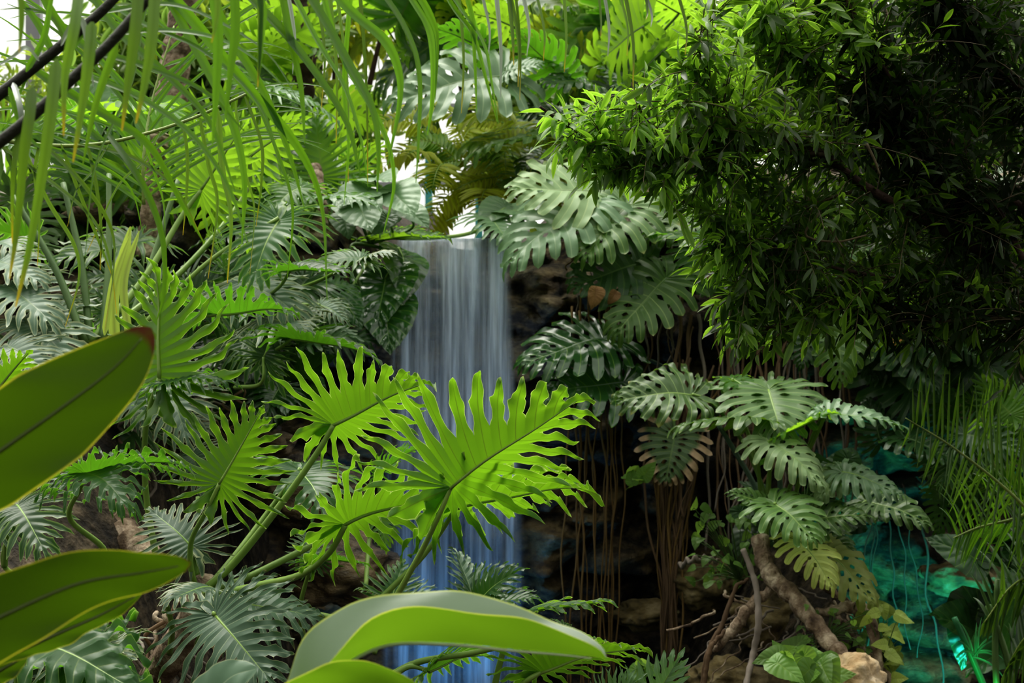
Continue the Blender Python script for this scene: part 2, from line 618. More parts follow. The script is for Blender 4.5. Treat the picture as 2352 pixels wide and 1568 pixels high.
M_STEM = solid_mat('green stalk', [(.2, (.10, .20, .03)), (.8, (.24, .36, .08))], 5, .4, .08, 40, (1, 1, .3))
M_STEMD = solid_mat('shaded green stalk', [(.2, (.05, .11, .03)), (.8, (.12, .2, .06))], 5, .45, .08, 40, (1, 1, .3))
M_STEMB = solid_mat('bluish stalk', [(.2, (.07, .13, .10)), (.8, (.13, .2, .14))], 5, .45, .08, 40)
M_RACHIS = solid_mat('black palm stem', [(.2, (.012, .014, .008)), (.8, (.04, .042, .025))], 12, .5, .2, 60)
M_RACHISG = solid_mat('green palm stem', [(.2, (.12, .2, .03)), (.8, (.3, .38, .1))], 8, .45, .1, 60)
M_BARK = solid_mat('brown bark', [(.3, (.05, .032, .02)), (.48, (.20, .145, .095)), (.68, (.50, .42, .31))], 13, .85, 1.0, 30, (1, 1, .7))
M_BARKD = solid_mat('dark branch bark', [(.25, (.018, .011, .007)), (.8, (.085, .05, .035))], 9, .85, .5, 30)
M_TWIG = solid_mat('twig', [(.25, (.05, .04, .02)), (.8, (.16, .13, .07))], 9, .8, .3, 30)
M_ROOT = solid_mat('aerial root', [(.25, (.06, .037, .02)), (.5, (.14, .09, .05)), (.8, (.26, .18, .11))], 3, .85, .3, 20, (1, 1, .25))
M_ROOTO = solid_mat('ochre aerial root', [(.25, (.11, .065, .02)), (.8, (.26, .17, .06))], 3, .8, .3, 20, (1, 1, .25))
M_ROOTG = solid_mat('grey aerial root', [(.25, (.09, .075, .06)), (.8, (.30, .26, .22))], 3, .9, .3, 20, (1, 1, .25))
M_VINED = solid_mat('dark thin vine', [(.25, (.03, .025, .02)), (.8, (.09, .075, .06))], 3, .9, .3, 20, (1, 1, .25))
M_STONE = solid_mat('pale stone', [(.3, (.32, .20, .09)), (.55, (.52, .40, .24)), (.75, (.68, .60, .47))], 9, .9, .9, 16)
M_MOSSY = solid_mat('mossy stone', [(.3, (.035, .028, .015)), (.5, (.13, .10, .04)), (.62, (.22, .18, .10)), (.8, (.12, .13, .035))], 7, .92, .9, 14)
M_EARTH = solid_mat('leaf litter soil', [(.3, (.006, .005, .004)), (.5, (.03, .023, .014)), (.75, (.13, .10, .065))], 13, .95, 1.0, 26)
M_WHITE = solid_mat('white painted wall', [(.3, (.78, .78, .76)), (.8, (.86, .86, .84))], 2, .7, .05)
M_GREYP = solid_mat('grey painted rail', [(.3, (.30, .31, .32)), (.8, (.4, .41, .42))], 2, .6, .05)
M_TEALP = solid_mat('teal painted post', [(.3, (.05, .3, .3)), (.8, (.08, .38, .36))], 2, .5, .05)
M_CONC = solid_mat('pale grey trunk', [(.3, (.36, .34, .3)), (.8, (.55, .53, .48))], 5, .8, .3)


def rock_mat():
    m, nt, out = new_mat('wet cliff rock')
    tc = nt.nodes.new('ShaderNodeTexCoord').outputs['Object']
    mp = nd(nt, 'ShaderNodeMapping')
    mp.inputs['Scale'].default_value = (1, 1, 2.2)
    nt.links.new(tc, mp.inputs[0])
    v = mp.outputs[0]
    big = noise_n(nt, 1.6, 4, v, .6)
    fine = noise_n(nt, 11, 4, v, .65)
    f = math_n(nt, 'ADD', math_n(nt, 'MULTIPLY', big, .6), math_n(nt, 'MULTIPLY', fine, .4))
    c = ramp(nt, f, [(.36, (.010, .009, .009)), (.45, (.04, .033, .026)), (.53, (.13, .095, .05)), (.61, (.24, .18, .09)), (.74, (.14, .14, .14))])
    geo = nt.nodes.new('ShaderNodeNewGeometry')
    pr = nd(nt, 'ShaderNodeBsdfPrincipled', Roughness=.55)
    cc = mixc(nt, ramp(nt, geo.outputs['Pointiness'], [(.42, 0.0), (.5, 1.0)]), (.004, .004, .004), c)  # crease shade put into the colour, near black in the hollows
    nt.links.new(cc, pr.inputs['Base Color'])
    nt.links.new(ramp(nt, fine, [(.4, .75), (.6, .38)]), pr.inputs['Roughness'])
    b = nd(nt, 'ShaderNodeBump', Strength=.9, Distance=.03)
    hh = noise_n(nt, 12, 5, v, .72)
    nt.links.new(hh, b.inputs['Height'])
    nt.links.new(b.outputs[0], pr.inputs['Normal'])
    nt.links.new(pr.outputs[0], out.inputs[0])
    return m


def water_mat(name, dens, bias, col):
    m, nt, out = new_mat(name)
    tc = nt.nodes.new('ShaderNodeTexCoord').outputs['Object']
    mp = nd(nt, 'ShaderNodeMapping')
    mp.inputs['Scale'].default_value = (1, .3, .028)
    nt.links.new(tc, mp.inputs[0])
    a = noise_n(nt, 13, 3, mp.outputs[0], .5)
    b = noise_n(nt, 48, 3, mp.outputs[0], .6)
    s = math_n(nt, 'ADD', math_n(nt, 'MULTIPLY', a, .62), math_n(nt, 'MULTIPLY', b, .38))
    at = nd(nt, 'ShaderNodeAttribute', attribute_name='mask')
    sep = nt.nodes.new('ShaderNodeSeparateColor')
    nt.links.new(at.outputs['Color'], sep.inputs[0])
    fac = ramp(nt, s, [(.36, bias), (.5, bias + dens * .45), (.64, bias + dens)])
    fac = math_n(nt, 'MULTIPLY', fac, sep.outputs[0], True)
    d = nt.nodes.new('ShaderNodeBsdfDiffuse')
    t = nt.nodes.new('ShaderNodeBsdfTranslucent')
    wc = ramp(nt, s, [(.38, tuple(c * .55 for c in col)), (.62, col)])
    nt.links.new(wc, d.inputs[0])
    nt.links.new(wc, t.inputs[0])
    mx = nd(nt, 'ShaderNodeMixShader')
    mx.inputs[0].default_value = .4
    nt.links.new(d.outputs[0], mx.inputs[1])
    nt.links.new(t.outputs[0], mx.inputs[2])
    tp = nt.nodes.new('ShaderNodeBsdfTransparent')
    m2 = nd(nt, 'ShaderNodeMixShader')
    nt.links.new(fac, m2.inputs[0])
    nt.links.new(tp.outputs[0], m2.inputs[1])
    nt.links.new(mx.outputs[0], m2.inputs[2])
    nt.links.new(m2.outputs[0], out.inputs[0])
    return m


M_ROCK = rock_mat()


# ------------------------------------------------------------------ terrain and rock face
def fbm(x, y, z=0.0, o=4):
    return noise.fractal(Vector((x, y, z)), 1.0, 2.0, o)


def bank_h(x, y):
    """height of the ground in front of the rock face"""
    lf = float(ss((-1.0 - x) / .7))
    rt = float(ss((x - .75) / .8) * (1 - ss((x - 1.52) / .4)))
    hl = .42 + (y - 3.2) * .36
    hr = .10 + (y - 5.6) * .42
    return -.35 + lf * max(0.1, hl + .35) * float(ss((y - 1.5) / 2)) + rt * max(0, hr + .35) * float(ss((y - 4.6) / 1.2)) + .05 * fbm(x * 2, y * 2)


def wall_y(x):
    return 8.15 - .75 * float(ss((-.7 - x) / 1.2)) + .12 * float(ss((x - .2) / .6)) - .25 * float(ss((x - 1.6) / .8)) - .5 * float(ss((x - 2.9) / 1))


def top_z(x):
    return 2.26 + .35 * float(ss((-.75 - x) / .5)) + .5 * float(ss((x - .2) / .7))


g, GV, GF = 0, [], []
nx, ny = 90, 100
for j in range(ny):
    y = 1.2 + 18.8 * (j / (ny - 1)) ** 1.2
    for i in range(nx):
        x = -9 + 18 * i / (nx - 1)
        z = bank_h(x, y)
        wy = wall_y(x)
        k = float(ss((y - wy - .05) / .3))
        z = z * (1 - k) + k * (top_z(x) - .1 + .10 * max(0, y - 9.2) * (0 if -.8 < x < .1 else 1) + .06 * fbm(x, y))
        GV.append((x, y, z))
for j in range(ny - 1):
    for i in range(nx - 1):
        a = j * nx + i
        GF.append([a, a + 1, a + nx + 1, a + nx])
tag(mk('ground', GV, GF, M_EARTH), None, None, kind='structure')

RV, RF = [], []
nx, nz = 300, 110
for j in range(nz):
    t = j / (nz - 1)
    for i in range(nx):
        x = -5.5 + 11 * i / (nx - 1)
        zt = top_z(x) + .05 * fbm(x * 3, 5)
        z = -.6 + (zt + .6) * t
        wob = .25 * fbm(x * 1.1, z * 1.1, 3)
        cx, cz = x / .52 + wob, z / .30 + wob * .7 + .35 * math.floor(x / .52 + wob) * 0
        dist, _ = noise.voronoi(Vector((cx, cz, 1.3)))
        e = dist[1] - dist[0]
        cell = noise.cell(Vector((math.floor(cx * 1.7), math.floor(cz * 1.3), 0)))
        d = .20 * float(ss(e / .28)) + .10 * fbm(x * 4, z * 7, 9, 5) + .06 * fbm(x * 14, z * 20, 2, 3) + .05 * cell
        d += .10 * (math.floor(z / .33 + .4 * fbm(x, z, 7)) % 2)
        in_fall = float(ss((x + .85) / .15) * (1 - ss((x - .05) / .15)))
        d = d * (1 - .55 * in_fall)
        y = wall_y(x) - d
        if t > .93:
            y += (t - .93) / .07 * .5
        RV.append((x, y, z))
for j in range(nz - 1):
    for i in range(nx - 1):
        a = j * nx + i
        RF.append([a, a + 1, a + nx + 1, a + nx])
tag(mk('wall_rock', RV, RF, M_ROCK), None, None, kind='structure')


def stone(name, c, size, mat, label, seed, flat=.75, sub=5, rough=.25, group=None):
    bm = bmesh.new()
    bmesh.ops.create_icosphere(bm, subdivisions=sub, radius=1)
    V = []
    for v in bm.verts:
        p = v.co.normalized()
        q = Vector((p.x, p.y, p.z)) * 1.1 + Vector((seed * 3.1, seed, 0))
        dist, _ = noise.voronoi(q * 1.6)
        r = 1 + rough * fbm(q.x, q.y, q.z, 3) - .25 * dist[0] + .06 * fbm(q.x * 6, q.y * 6, q.z * 6, 3)
        V.append((c[0] + p.x * r * size, c[1] + p.y * r * size * .8, c[2] + p.z * r * size * flat))
    F = [[v.index for v in f.verts] for f in bm.faces]
    bm.free()
    o = mk(name, V, F, mat, loc=c)
    return tag(o, label, 'rock', group)


stone('rock', P(1960, 1568, 5.9), .155, M_STONE, 'pale yellow rough stone lit bright below the fallen branch', 1, .8)
stone('rock', P(1800, 1440, 6.95), .30, M_MOSSY, 'ochre mossy boulder beside the leaning dead branch', 2, .7)
stone('rock', P(1680, 1575, 6.7), .24, M_MOSSY, 'dark mossy rock at the foot of the long root bundle', 3, .6)
stone('rock', P(1480, 1410, 7.75), .20, M_MOSSY, 'flat brown rock ledge sticking out beside hanging root curtain', 4, .5)
stone('rock', P(1620, 1340, 7.5), .24, M_MOSSY, 'tan rounded boulder under the small leaved creeper', 6, .6)
stone('rock', P(1850, 1590, 6.4), .18, M_MOSSY, 'brown rock half hidden behind the pale stone', 8, .7)
stone('rock', P(2200, 1330, 7.45), .22, M_MOSSY, 'brown sandstone block beside the teal lit rock face', 9, .5)
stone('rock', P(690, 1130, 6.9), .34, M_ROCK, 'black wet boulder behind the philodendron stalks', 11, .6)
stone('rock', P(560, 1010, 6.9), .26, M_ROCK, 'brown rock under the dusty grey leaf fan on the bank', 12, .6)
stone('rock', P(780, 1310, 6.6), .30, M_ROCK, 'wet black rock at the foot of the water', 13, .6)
stone('rock', P(250, 1130, 6.2), .22, M_MOSSY, 'tan rock behind the curved bare root trunk', 14, .9)
stone('rock', P(1130, 560, 8.0), .10, M_ROCK, 'grey stone on the lip of the waterfall', 15, .6)

# ------------------------------------------------------------------ waterfall
wf = empty('waterfall', P(1045, 552, 7.95), 'silky grey waterfall sheet dropping over the rock lip', 'waterfall')


def sheet(name, x0, x1, x0b, x1b, y0, seed, mat, top=548, bow=.22):
    nx, nz = 60, 50
    V, F, M = [], [], []
    zt, zb = P(0, top, 8)[2], -.42
    for j in range(nz):
        t = j / (nz - 1)
        for i in range(nx):
            u = i / (nx - 1)
            w = float(ss(t * 1.6))
            xa, xb = x0 + (x0b - x0) * w, x1 + (x1b - x1) * w
            x = xa + (xb - xa) * u
            y = y0 - bow * math.sqrt(t) + .018 * math.sin(u * 31 + seed) + .010 * math.sin(u * 77 + seed * 2)
            z = zt + (zb - zt) * max(0, (t - .06) / .94)
            if t < .06:
                y += (.06 - t) / .06 * .45
                z = zt + .012 * (1 - t / .06)
            V.append((x, y, z))
            e = min(u, 1 - u) / .10
            ja = .5 + .5 * math.sin(u * 40 + seed)
            M.append((float(ss(e)) * (1 - .25 * t) * (.85 + .15 * ja), 0, 0))
    for j in range(nz - 1):
        for i in range(nx - 1):
            a = j * nx + i
            F.append([a, a + 1, a + nx + 1, a + nx])
    return mk(name, V, F, mat, wf, np.array(M))


xl = lambda px: P(px, 0, 8)[0]
sheet('water_sheet', xl(905), xl(1172), xl(880), xl(1195), 7.97, 1, water_mat('falling water', .80, .18, (.80, .90, 1.0)))
sheet('water_veil', xl(915), xl(1170), xl(910), xl(1205), 7.88, 5, water_mat('thin water veil', .8, .0, (.86, .94, 1.0)), 551, .18)
for k, (px, w) in enumerate(((1222, 14), (1268, 10), (868, 10))):
    pass

pool = []
PV = [(-2.2, 6.3, -.3), (1.1, 6.3, -.3), (1.1, 8.0, -.3), (-2.2, 8.0, -.3)]
m, nt, out = new_mat('pool water')
pr = nd(nt, 'ShaderNodeBsdfPrincipled', Roughness=.12)
pr.inputs['Base Color'].default_value = (.02, .06, .08, 1)
bmp = nd(nt, 'ShaderNodeBump', Strength=.5, Distance=.02)
nt.links.new(noise_n(nt, 9, 3), bmp.inputs['Height'])
nt.links.new(bmp.outputs[0], pr.inputs['Normal'])
nt.links.new(pr.outputs[0], out.inputs[0])
tag(mk('pool_water', PV, [[0, 1, 2, 3]], m), None, None, kind='structure')

# ------------------------------------------------------------------ pale buildings beyond the garden
def box(b, c, s):
    c, s = np.asarray(c, float), np.asarray(s, float) / 2
    V = [c + s * np.array([i, j, k]) for i in (-1, 1) for j in (-1, 1) for k in (-1, 1)]
    b.add(V, [[0, 1, 3, 2], [4, 6, 7, 5], [0, 4, 5, 1], [2, 3, 7, 6], [0, 2, 6, 4], [1, 5, 7, 3]])


M_PANEL, nt, out = new_mat('greenhouse panel')
d_ = nt.nodes.new('ShaderNodeBsdfDiffuse'); d_.inputs[0].default_value = (.85, .86, .85, 1)
t_ = nt.nodes.new('ShaderNodeBsdfTranslucent'); t_.inputs[0].default_value = (.97, .98, .98, 1)
x_ = nd(nt, 'ShaderNodeMixShader'); x_.inputs[0].default_value = .85
nt.links.new(d_.outputs[0], x_.inputs[1]); nt.links.new(t_.outputs[0], x_.inputs[2]); nt.links.new(x_.outputs[0], out.inputs[0])
c = P(930, 300, 19)
hs = empty('greenhouse_building', (c[0], 19.5, 2.6), 'white building with grey rails glimpsed above the waterfall', 'building')
b = Bag(); box(b, (c[0], 20, 4.6), (3.4, .02, 4.4)); b.make('wall', M_PANEL, hs, smooth=False)
for k, z in enumerate((P(0, 238, 19.5)[2], P(0, 262, 19.5)[2], P(0, 420, 19.5)[2])):
    b = Bag(); box(b, (c[0], 19.7, z), (3.4, .06, .07)); b.make('rail', M_GREYP, hs, smooth=False)
for px in (985, 1100):
    q = P(px, 400, 19.6)
    b = Bag(); box(b, (q[0], 19.6, 3.6), (.10, .1, 2.6)); b.make('post', M_TEALP, hs, smooth=False)
c = P(60, 60, 17)
hs = empty('greenhouse_building', (c[0], 17.5, 3.0), 'pale building with grey gutter behind the palm at the corner', 'building')
b = Bag(); box(b, (c[0] - .5, 18, 5.4), (3.2, .02, 5.6)); b.make('wall', M_PANEL, hs, smooth=False)
q = P(85, 60, 17.8)
b = Bag(); box(b, (q[0], 17.7, 5.6), (.18, .12, 4.6)); b.make('gutter', M_GREYP, hs, smooth=False)
b = Bag(); box(b, (q[0] + .5, 17.75, 4.4), (2.2, .08, .10)); b.make('rail', M_GREYP, hs, smooth=False)
# ------------------------------------------------------------------ placed leaves
def Q(pts):
    return [P(*p) for p in pts]


SEED = [100]


def lf(plant, spec, b, t, n, mat, stem=None, pm=None, seed=None, hi=False, rad=(.006, .010), lab=None, **kw):
    SEED[0] += 1
    d = dict(ns=14 if hi else 11, hi=hi)
    d.update(kw)
    if hi:
        d['ns'] = 20
    return leaf(plant, spec, P(*b), P(*t), n, mat, pm or M_STEM, seed or SEED[0], Q(stem) if stem else None, rad, lab=lab, **d)


# ---- the backlit philodendron in the middle of the view
r1 = (770, 1500, 4.0)
ph = empty('tree_philodendron', P(*r1), 'tall philodendron leaf on paired stalks held out in front of the falling water', 'philodendron')
lf(ph, SEL, (1037, 1115, 3.7), (1352, 872, 3.6), (.1, .75, .62), M_BRIGHT, [(1005, 1190, 3.72), (955, 1290, 3.8), (880, 1410, 3.9), (770, 1500, 4.0)],
   hi=True, fold=.42, droop=.12, side=.10, ruffle=.035, quilt=.4, seed=11, wid=1.02)
lf(ph, SEL, (1045, 1170, 3.9), (1340, 1065, 4.05), (-.1, .5, .8), M_BRIGHT, [(1010, 1225, 3.92), (960, 1290, 3.95), (850, 1400, 4.0), (770, 1500, 4.05)],
   hi=True, fold=.3, droop=.2, side=.25, ruffle=.05, seed=12)

r2 = (470, 1350, 4.4)
ph = empty('tree_philodendron', P(*r2), 'large backlit philodendron with stalks fanning from one base above the dusty grey leaf', 'philodendron')
lf(ph, SEL, (766, 976, 4.3), (1000, 850, 4.2), (.0, .75, .66), M_BRIGHT, [(725, 1045, 4.32), (640, 1165, 4.35), (540, 1290, 4.4), (475, 1350, 4.4)],
   hi=True, fold=.42, droop=.10, side=.10, ruffle=.035, seed=13, wid=1.08, rad=(.008, .014))
lf(ph, SEL, (504, 1110, 4.2), (612, 925, 4.2), (.25, .8, .55), M_BRIGHT, [(470, 1180, 4.22), (440, 1240, 4.3), (438, 1300, 4.35), (450, 1350, 4.4)],
   hi=True, fold=.45, droop=.15, side=.1, ruffle=.05, seed=14, wid=1.2)
lf(ph, SEL, (793, 1206, 4.0), (1050, 1085, 4.1), (.0, .62, .78), M_BRIGHT, [(755, 1270, 4.05), (690, 1320, 4.15), (590, 1345, 4.3), (480, 1370, 4.4)],
   hi=True, fold=.25, droop=.25, side=.25, ruffle=.05, seed=15, wid=1.2, rad=(.008, .013))
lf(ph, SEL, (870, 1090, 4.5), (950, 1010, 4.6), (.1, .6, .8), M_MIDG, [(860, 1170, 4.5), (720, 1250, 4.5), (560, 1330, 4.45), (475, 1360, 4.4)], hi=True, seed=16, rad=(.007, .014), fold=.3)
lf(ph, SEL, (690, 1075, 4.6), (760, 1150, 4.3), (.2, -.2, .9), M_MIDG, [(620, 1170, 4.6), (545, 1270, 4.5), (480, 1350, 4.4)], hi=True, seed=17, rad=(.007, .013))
lf(ph, SEL, (492, 1410, 3.9), (640, 1580, 3.7), (-.15, -.75, .65), M_GREY, [(475, 1380, 4.1), (470, 1350, 4.4)], hi=True, fold=.1, droop=.12, side=.12, ruffle=.03, seed=18,
   wid=1.0, dry=.05, lab='dusty blue grey leaf with yellowed lobe tips')
lf(ph, SEL, (480, 1350, 4.2), (385, 1340, 4.0), (-.1, -.5, .85), M_GREY, [(485, 1370, 4.3)], fold=.1, droop=.3, side=.3, seed=19, dry=.05)
lf(ph, SEL, (545, 1385, 4.3), (765, 1405, 4.3), (.1, -.55, .8), M_GREY, [(510, 1400, 4.4), (470, 1370, 4.4)], hi=True, fold=.1, droop=.2, side=.3, seed=20, dry=.08, ruffle=.04)
lf(ph, SEL, (440, 1255, 4.4), (325, 1135, 4.5), (-.3, -.4, .8), M_GREY, [(450, 1320, 4.4)], seed=22, fold=.1, droop=.25, side=.3, dry=.05)
for k, pts in enumerate([[(454, 1140, 4.5), (458, 1240, 4.5), (462, 1350, 4.5)], [(382, 1385, 4.15), (395, 1440, 4.2), (390, 1500, 4.3)], [(610, 1395, 4.5), (700, 1405, 4.45), (820, 1430, 4.3)]]):
    V, F = tube(spline(Q(pts), 14), [.007, .010], 7)
    o = mk('petiole', V, F, M_STEM, ph)
# trunk stub of the plant with old leaf scars
V, F = tube(spline(Q([(475, 1345, 4.4), (450, 1420, 4.5), (405, 1490, 4.6), (350, 1560, 4.7)]), 16), [.05, .055, .06, .05], 12)
mk('trunk', V, F, M_BARK, ph)

# ---- the lit philodendron on the bank, further back
r3 = (200, 790, 5.6)
ph = empty('tree_philodendron', P(*r3), 'tall philodendron under the hanging palm with thick stalks meeting at a bract sheath', 'philodendron')
lf(ph, SEL, (366, 868, 4.8), (375, 605, 4.9), (.3, .78, .5), M_BRIGHT, [(335, 980, 4.85), (335, 1130, 4.95), (360, 1290, 5.0)], hi=True, fold=.3, droop=.1, side=.12, ruffle=.03, seed=31, wid=1.25, rad=(.009, .012))
lf(ph, SEL, (375, 880, 4.75), (545, 845, 4.7), (.0, -.2, .95), M_MIDG, None, hi=True, fold=.15, droop=.2, side=.2, ruffle=.05, seed=32)
lf(ph, SEL, (461, 437, 6.0), (575, 265, 6.0), (.2, .75, .55), M_LIME, [(415, 500, 5.95), (330, 640, 5.8), (205, 790, 5.6)], hi=True, fold=.3, droop=.1, side=.1, seed=33, wid=1.05, rad=(.009, .017))
lf(ph, SEL, (575, 360, 6.3), (700, 260, 6.4), (.1, .7, .6), M_LIME, [(560, 450, 6.3), (420, 620, 6.0), (210, 790, 5.7)], hi=True, fold=.3, seed=34, rad=(.009, .015))
lf(ph, SEL, (498, 722, 5.3), (690, 690, 5.2), (-.2, .35, .85), M_MIDG, [(400, 735, 5.4), (250, 780, 5.6)], hi=True, fold=.4, droop=.1, side=.05, ruffle=.03, seed=35, rad=(.008, .013))
lf(ph, SEL, (640, 500, 5.9), (560, 640, 5.6), (.0, -.5, .85), M_MIDG, [(480, 600, 5.8), (300, 770, 5.7), (215, 800, 5.6)], fold=.1, seed=36, rad=(.008, .013))
for a, bb in (((30, 450, 5.7), (195, 790, 5.55)), ((145, 420, 5.8), (208, 800, 5.6)), ((250, 400, 5.9), (235, 790, 5.6)), ((410, 410, 6.2), (300, 740, 5.9))):
    V, F = tube(spline(Q([a, ((a[0] * .45 + bb[0] * .55) + 8, (a[1] + bb[1]) / 2, (a[2] + bb[2]) / 2), bb]), 16), [.011, .017], 8)
    mk('petiole', V, F, M_STEMD, ph)
for k, (pts, w) in enumerate([([(265, 790, 5.5), (262, 680, 5.5), (285, 590, 5.5), (300, 520, 5.5)], .042), ([(300, 790, 5.4), (285, 650, 5.42), (320, 530, 5.45)], .03), ([(240, 770, 5.45), (262, 640, 5.45), (298, 540, 5.45)], .025)]):
    V, F, M = strap(spline(Q(pts), 16), w, (0.1, -1, .1), .4, .3)
    mk('sheath', V, F, M_VINEY, ph, M)

# ---- philodendron leaves on the slope between the palm and the fall
ph = empty('tree_philodendron', P(600, 620, 6.6), 'philodendron with glossy upper leaves on the slope beside the waterfall lip', 'philodendron')
lf(ph, SEL, (666, 622, 5.6), (815, 605, 5.5), (-.15, -.05, .98), M_MIDG, [(640, 660, 5.7), (590, 690, 6.0), (520, 700, 6.4)], hi=True, fold=.35, droop=.15, side=.1, seed=41)
lf(ph, SEL, (672, 778, 5.5), (890, 775, 5.4), (.0, .1, .95), M_MIDG, [(640, 800, 5.6), (585, 830, 6.0)], hi=True, fold=.3, droop=.25, side=.15, seed=42)
lf(ph, SEL, (838, 592, 5.9), (905, 562, 5.8), (0, -.35, .9), M_GREY, [(800, 610, 5.9), (720, 650, 6.1), (620, 680, 6.4)], fold=.1, droop=.2, seed=43)
lf(ph, SEL, (830, 592, 5.9), (690, 590, 5.8), (0, -.4, .9), M_MIDG, None, fold=.1, droop=.2, seed=44)
lf(ph, SEL, (615, 735, 5.8), (700, 735, 5.5), (0, -.55, .8), M_GREY, [(580, 760, 6.0)], fold=.05, seed=45)
lf(ph, SEL, (560, 650, 5.9), (700, 690, 5.6), (.1, -.6, .8), M_GREY, [(520, 680, 6.2)], fold=.05, seed=46, droop=.3)
lf(ph, SEL, (735, 700, 6.3), (800, 720, 6.2), (.1, -.6, .8), M_GREY, [(690, 700, 6.4)], seed=47, droop=.3)
lf(ph, SEL, (605, 820, 5.6), (650, 720, 5.7), (.2, -.8, .5), M_MIDG, [(600, 880, 5.6), (540, 890, 5.9)], seed=48, fold=.1)
lf(ph, SEL, (590, 560, 6.3), (700, 520, 6.2), (0, -.2, .95), M_LIME, [(560, 600, 6.4)], seed=49)
lf(ph, SEL, (740, 455, 6.8), (870, 440, 6.6), (0, -.2, .95), M_SAGE, [(700, 520, 6.9), (650, 600, 7.0)], seed=50, hi=True)
lf(ph, SEL, (690, 430, 6.6), (600, 480, 6.4), (0, -.5, .8), M_LIME, [(690, 500, 6.8)], seed=51)

ph = empty('tree_philodendron', P(1150, 500, 8.3), 'philodendron with a long stalk lying level across the waterfall lip', 'philodendron')
lf(ph, SEL, (886, 546, 7.6), (1035, 528, 7.5), (-.2, -.15, .95), M_LIME, [(960, 548, 7.65), (1060, 540, 7.75), (1120, 520, 7.9), (1150, 500, 8.2)], hi=True, fold=.3, droop=.1, seed=55, rad=(.009, .012))
lf(ph, SEL, (1125, 500, 7.9), (1180, 545, 7.6), (.2, -.6, .7), M_SAGE, [(1150, 500, 8.2)], seed=56, fold=.1)
lf(ph, HRT, (1160, 478, 8.0), (1100, 500, 7.8), (.1, -.5, .8), M_SAGE, [(1170, 510, 8.2)], seed=57, fold=.3)
lf(ph, HRT, (1165, 480, 8.0), (1225, 490, 7.8), (.1, -.5, .8), M_SAGE, [(1170, 510, 8.2)], seed=58, fold=.2)

# ---- shiny wet heart leaves beside the fall
ph = empty('heartleaf_climber', P(905, 570, 7.75), 'climber with two wet shiny dark heart leaves hanging at the edge of the falling water', 'climber')
lf(ph, HRT, (885, 640, 7.55), (862, 738, 7.3), (-.1, -.75, .62), M_GLOSS, [(905, 600, 7.6), (905, 570, 7.7)], hi=True, seed=61, wid=1.1, quilt=.7, fold=.25)
lf(ph, HRT, (882, 700, 7.5), (900, 790, 7.25), (.2, -.75, .62), M_GLOSS, [(880, 640, 7.6), (905, 575, 7.7)], hi=True, seed=62, wid=1.1, quilt=.7, fold=.25)
lf(ph, HRT, (925, 590, 7.65), (938, 680, 7.4), (.5, -.7, .5), M_GLOSS, [(915, 570, 7.7)], seed=63, wid=.9)
lf(ph, HRT, (790, 690, 7.3), (830, 745, 7.2), (0, -.8, .5), M_GLOSS, [(820, 640, 7.4), (860, 580, 7.6)], seed=64)
V, F = tube(spline(Q([(905, 575, 7.7), (815, 560, 7.5), (808, 590, 7.45), (820, 640, 7.5), (838, 670, 7.5)]), 30), [.010, .010], 8)
mk('stem', V, F, M_STEMD, ph)

ph = empty('heartleaf_climber', P(850, 560, 7.6), 'sage green arrowhead climber cascading above the shiny wet heart leaves', 'climber')
for k, (b, t, n) in enumerate([((820, 470, 7.2), (850, 515, 7.0), (0, -.8, .6)), ((900, 440, 7.3), (950, 478, 7.1), (.1, -.8, .6)), ((845, 440, 7.3), (780, 455, 7.1), (-.2, -.7, .6)),
                              ((935, 485, 7.4), (985, 510, 7.3), (.3, -.7, .6)), ((860, 410, 7.4), (900, 400, 7.2), (0, -.6, .8)), ((790, 500, 7.3), (800, 540, 7.2), (0, -.8, .6)), ((890, 500, 7.4), (860, 530, 7.3), (0, -.8, .5))]):
    lf(ph, HRT, b, t, n, M_SAGE, [(b[0] + 10, b[1] + 40, b[2] + .2), (850, 560, 7.6)], pm=M_STEMD, seed=70 + k, wid=1.1, fold=.25)

# ---- lower philodendrons at the foot of the fall
ph = empty('tree_philodendron', P(860, 1500, 5.2), 'small blue tinted philodendron low down in front of the black rock', 'philodendron')
lf(ph, SEL, (722, 1290, 5.0), (850, 1265, 5.0), (-.1, .2, .9), M_MIDG, [(705, 1330, 5.05), (690, 1400, 5.1), (700, 1480, 5.2)], hi=True, fold=.3, seed=81, droop=.25)
lf(ph, SEL, (722, 1290, 5.0), (700, 1200, 5.1), (.3, -.6, .6), M_MIDG, None, fold=.2, seed=82)
lf(ph, SEL, (905, 1392, 5.4), (1030, 1360, 5.3), (0, -.45, .85), M_GREY, [(880, 1440, 5.4), (860, 1500, 5.3)], hi=True, fold=.25, seed=83, dry=.06)
lf(ph, SEL, (895, 1390, 5.4), (930, 1270, 5.5), (.1, -.7, .6), M_MIDG, [(880, 1440, 5.4)], fold=.2, seed=84, dry=.06)
lf(ph, SEL, (900, 1385, 5.5), (830, 1330, 5.4), (-.2, -.3, .9), M_MIDG, None, seed=85)
lf(ph, SEL, (870, 1170, 5.6), (890, 1260, 5.5), (.1, -.6, .6), M_LIME, [(850, 1220, 5.7), (840, 1350, 5.5)], seed=86, fold=.3)
ph = empty('tree_philodendron', P(1060, 1480, 5.0), 'dark green philodendron sprig in front of the lower waterfall', 'philodendron')
lf(ph, SEL, (1088, 1390, 5.0), (1180, 1290, 4.9), (.2, -.5, .7), M_MIDG, [(1070, 1420, 5.0), (1060, 1480, 5.0)], hi=True, seed=91, fold=.3)
lf(ph, SEL, (1088, 1390, 5.0), (1060, 1240, 5.1), (.6, -.5, .5), M_GREY, None, hi=True, seed=92, fold=.5)
lf(ph, SEL, (1120, 1385, 4.9), (1235, 1350, 4.8), (.1, -.3, .9), M_MIDG, None, hi=True, seed=93, fold=.2)
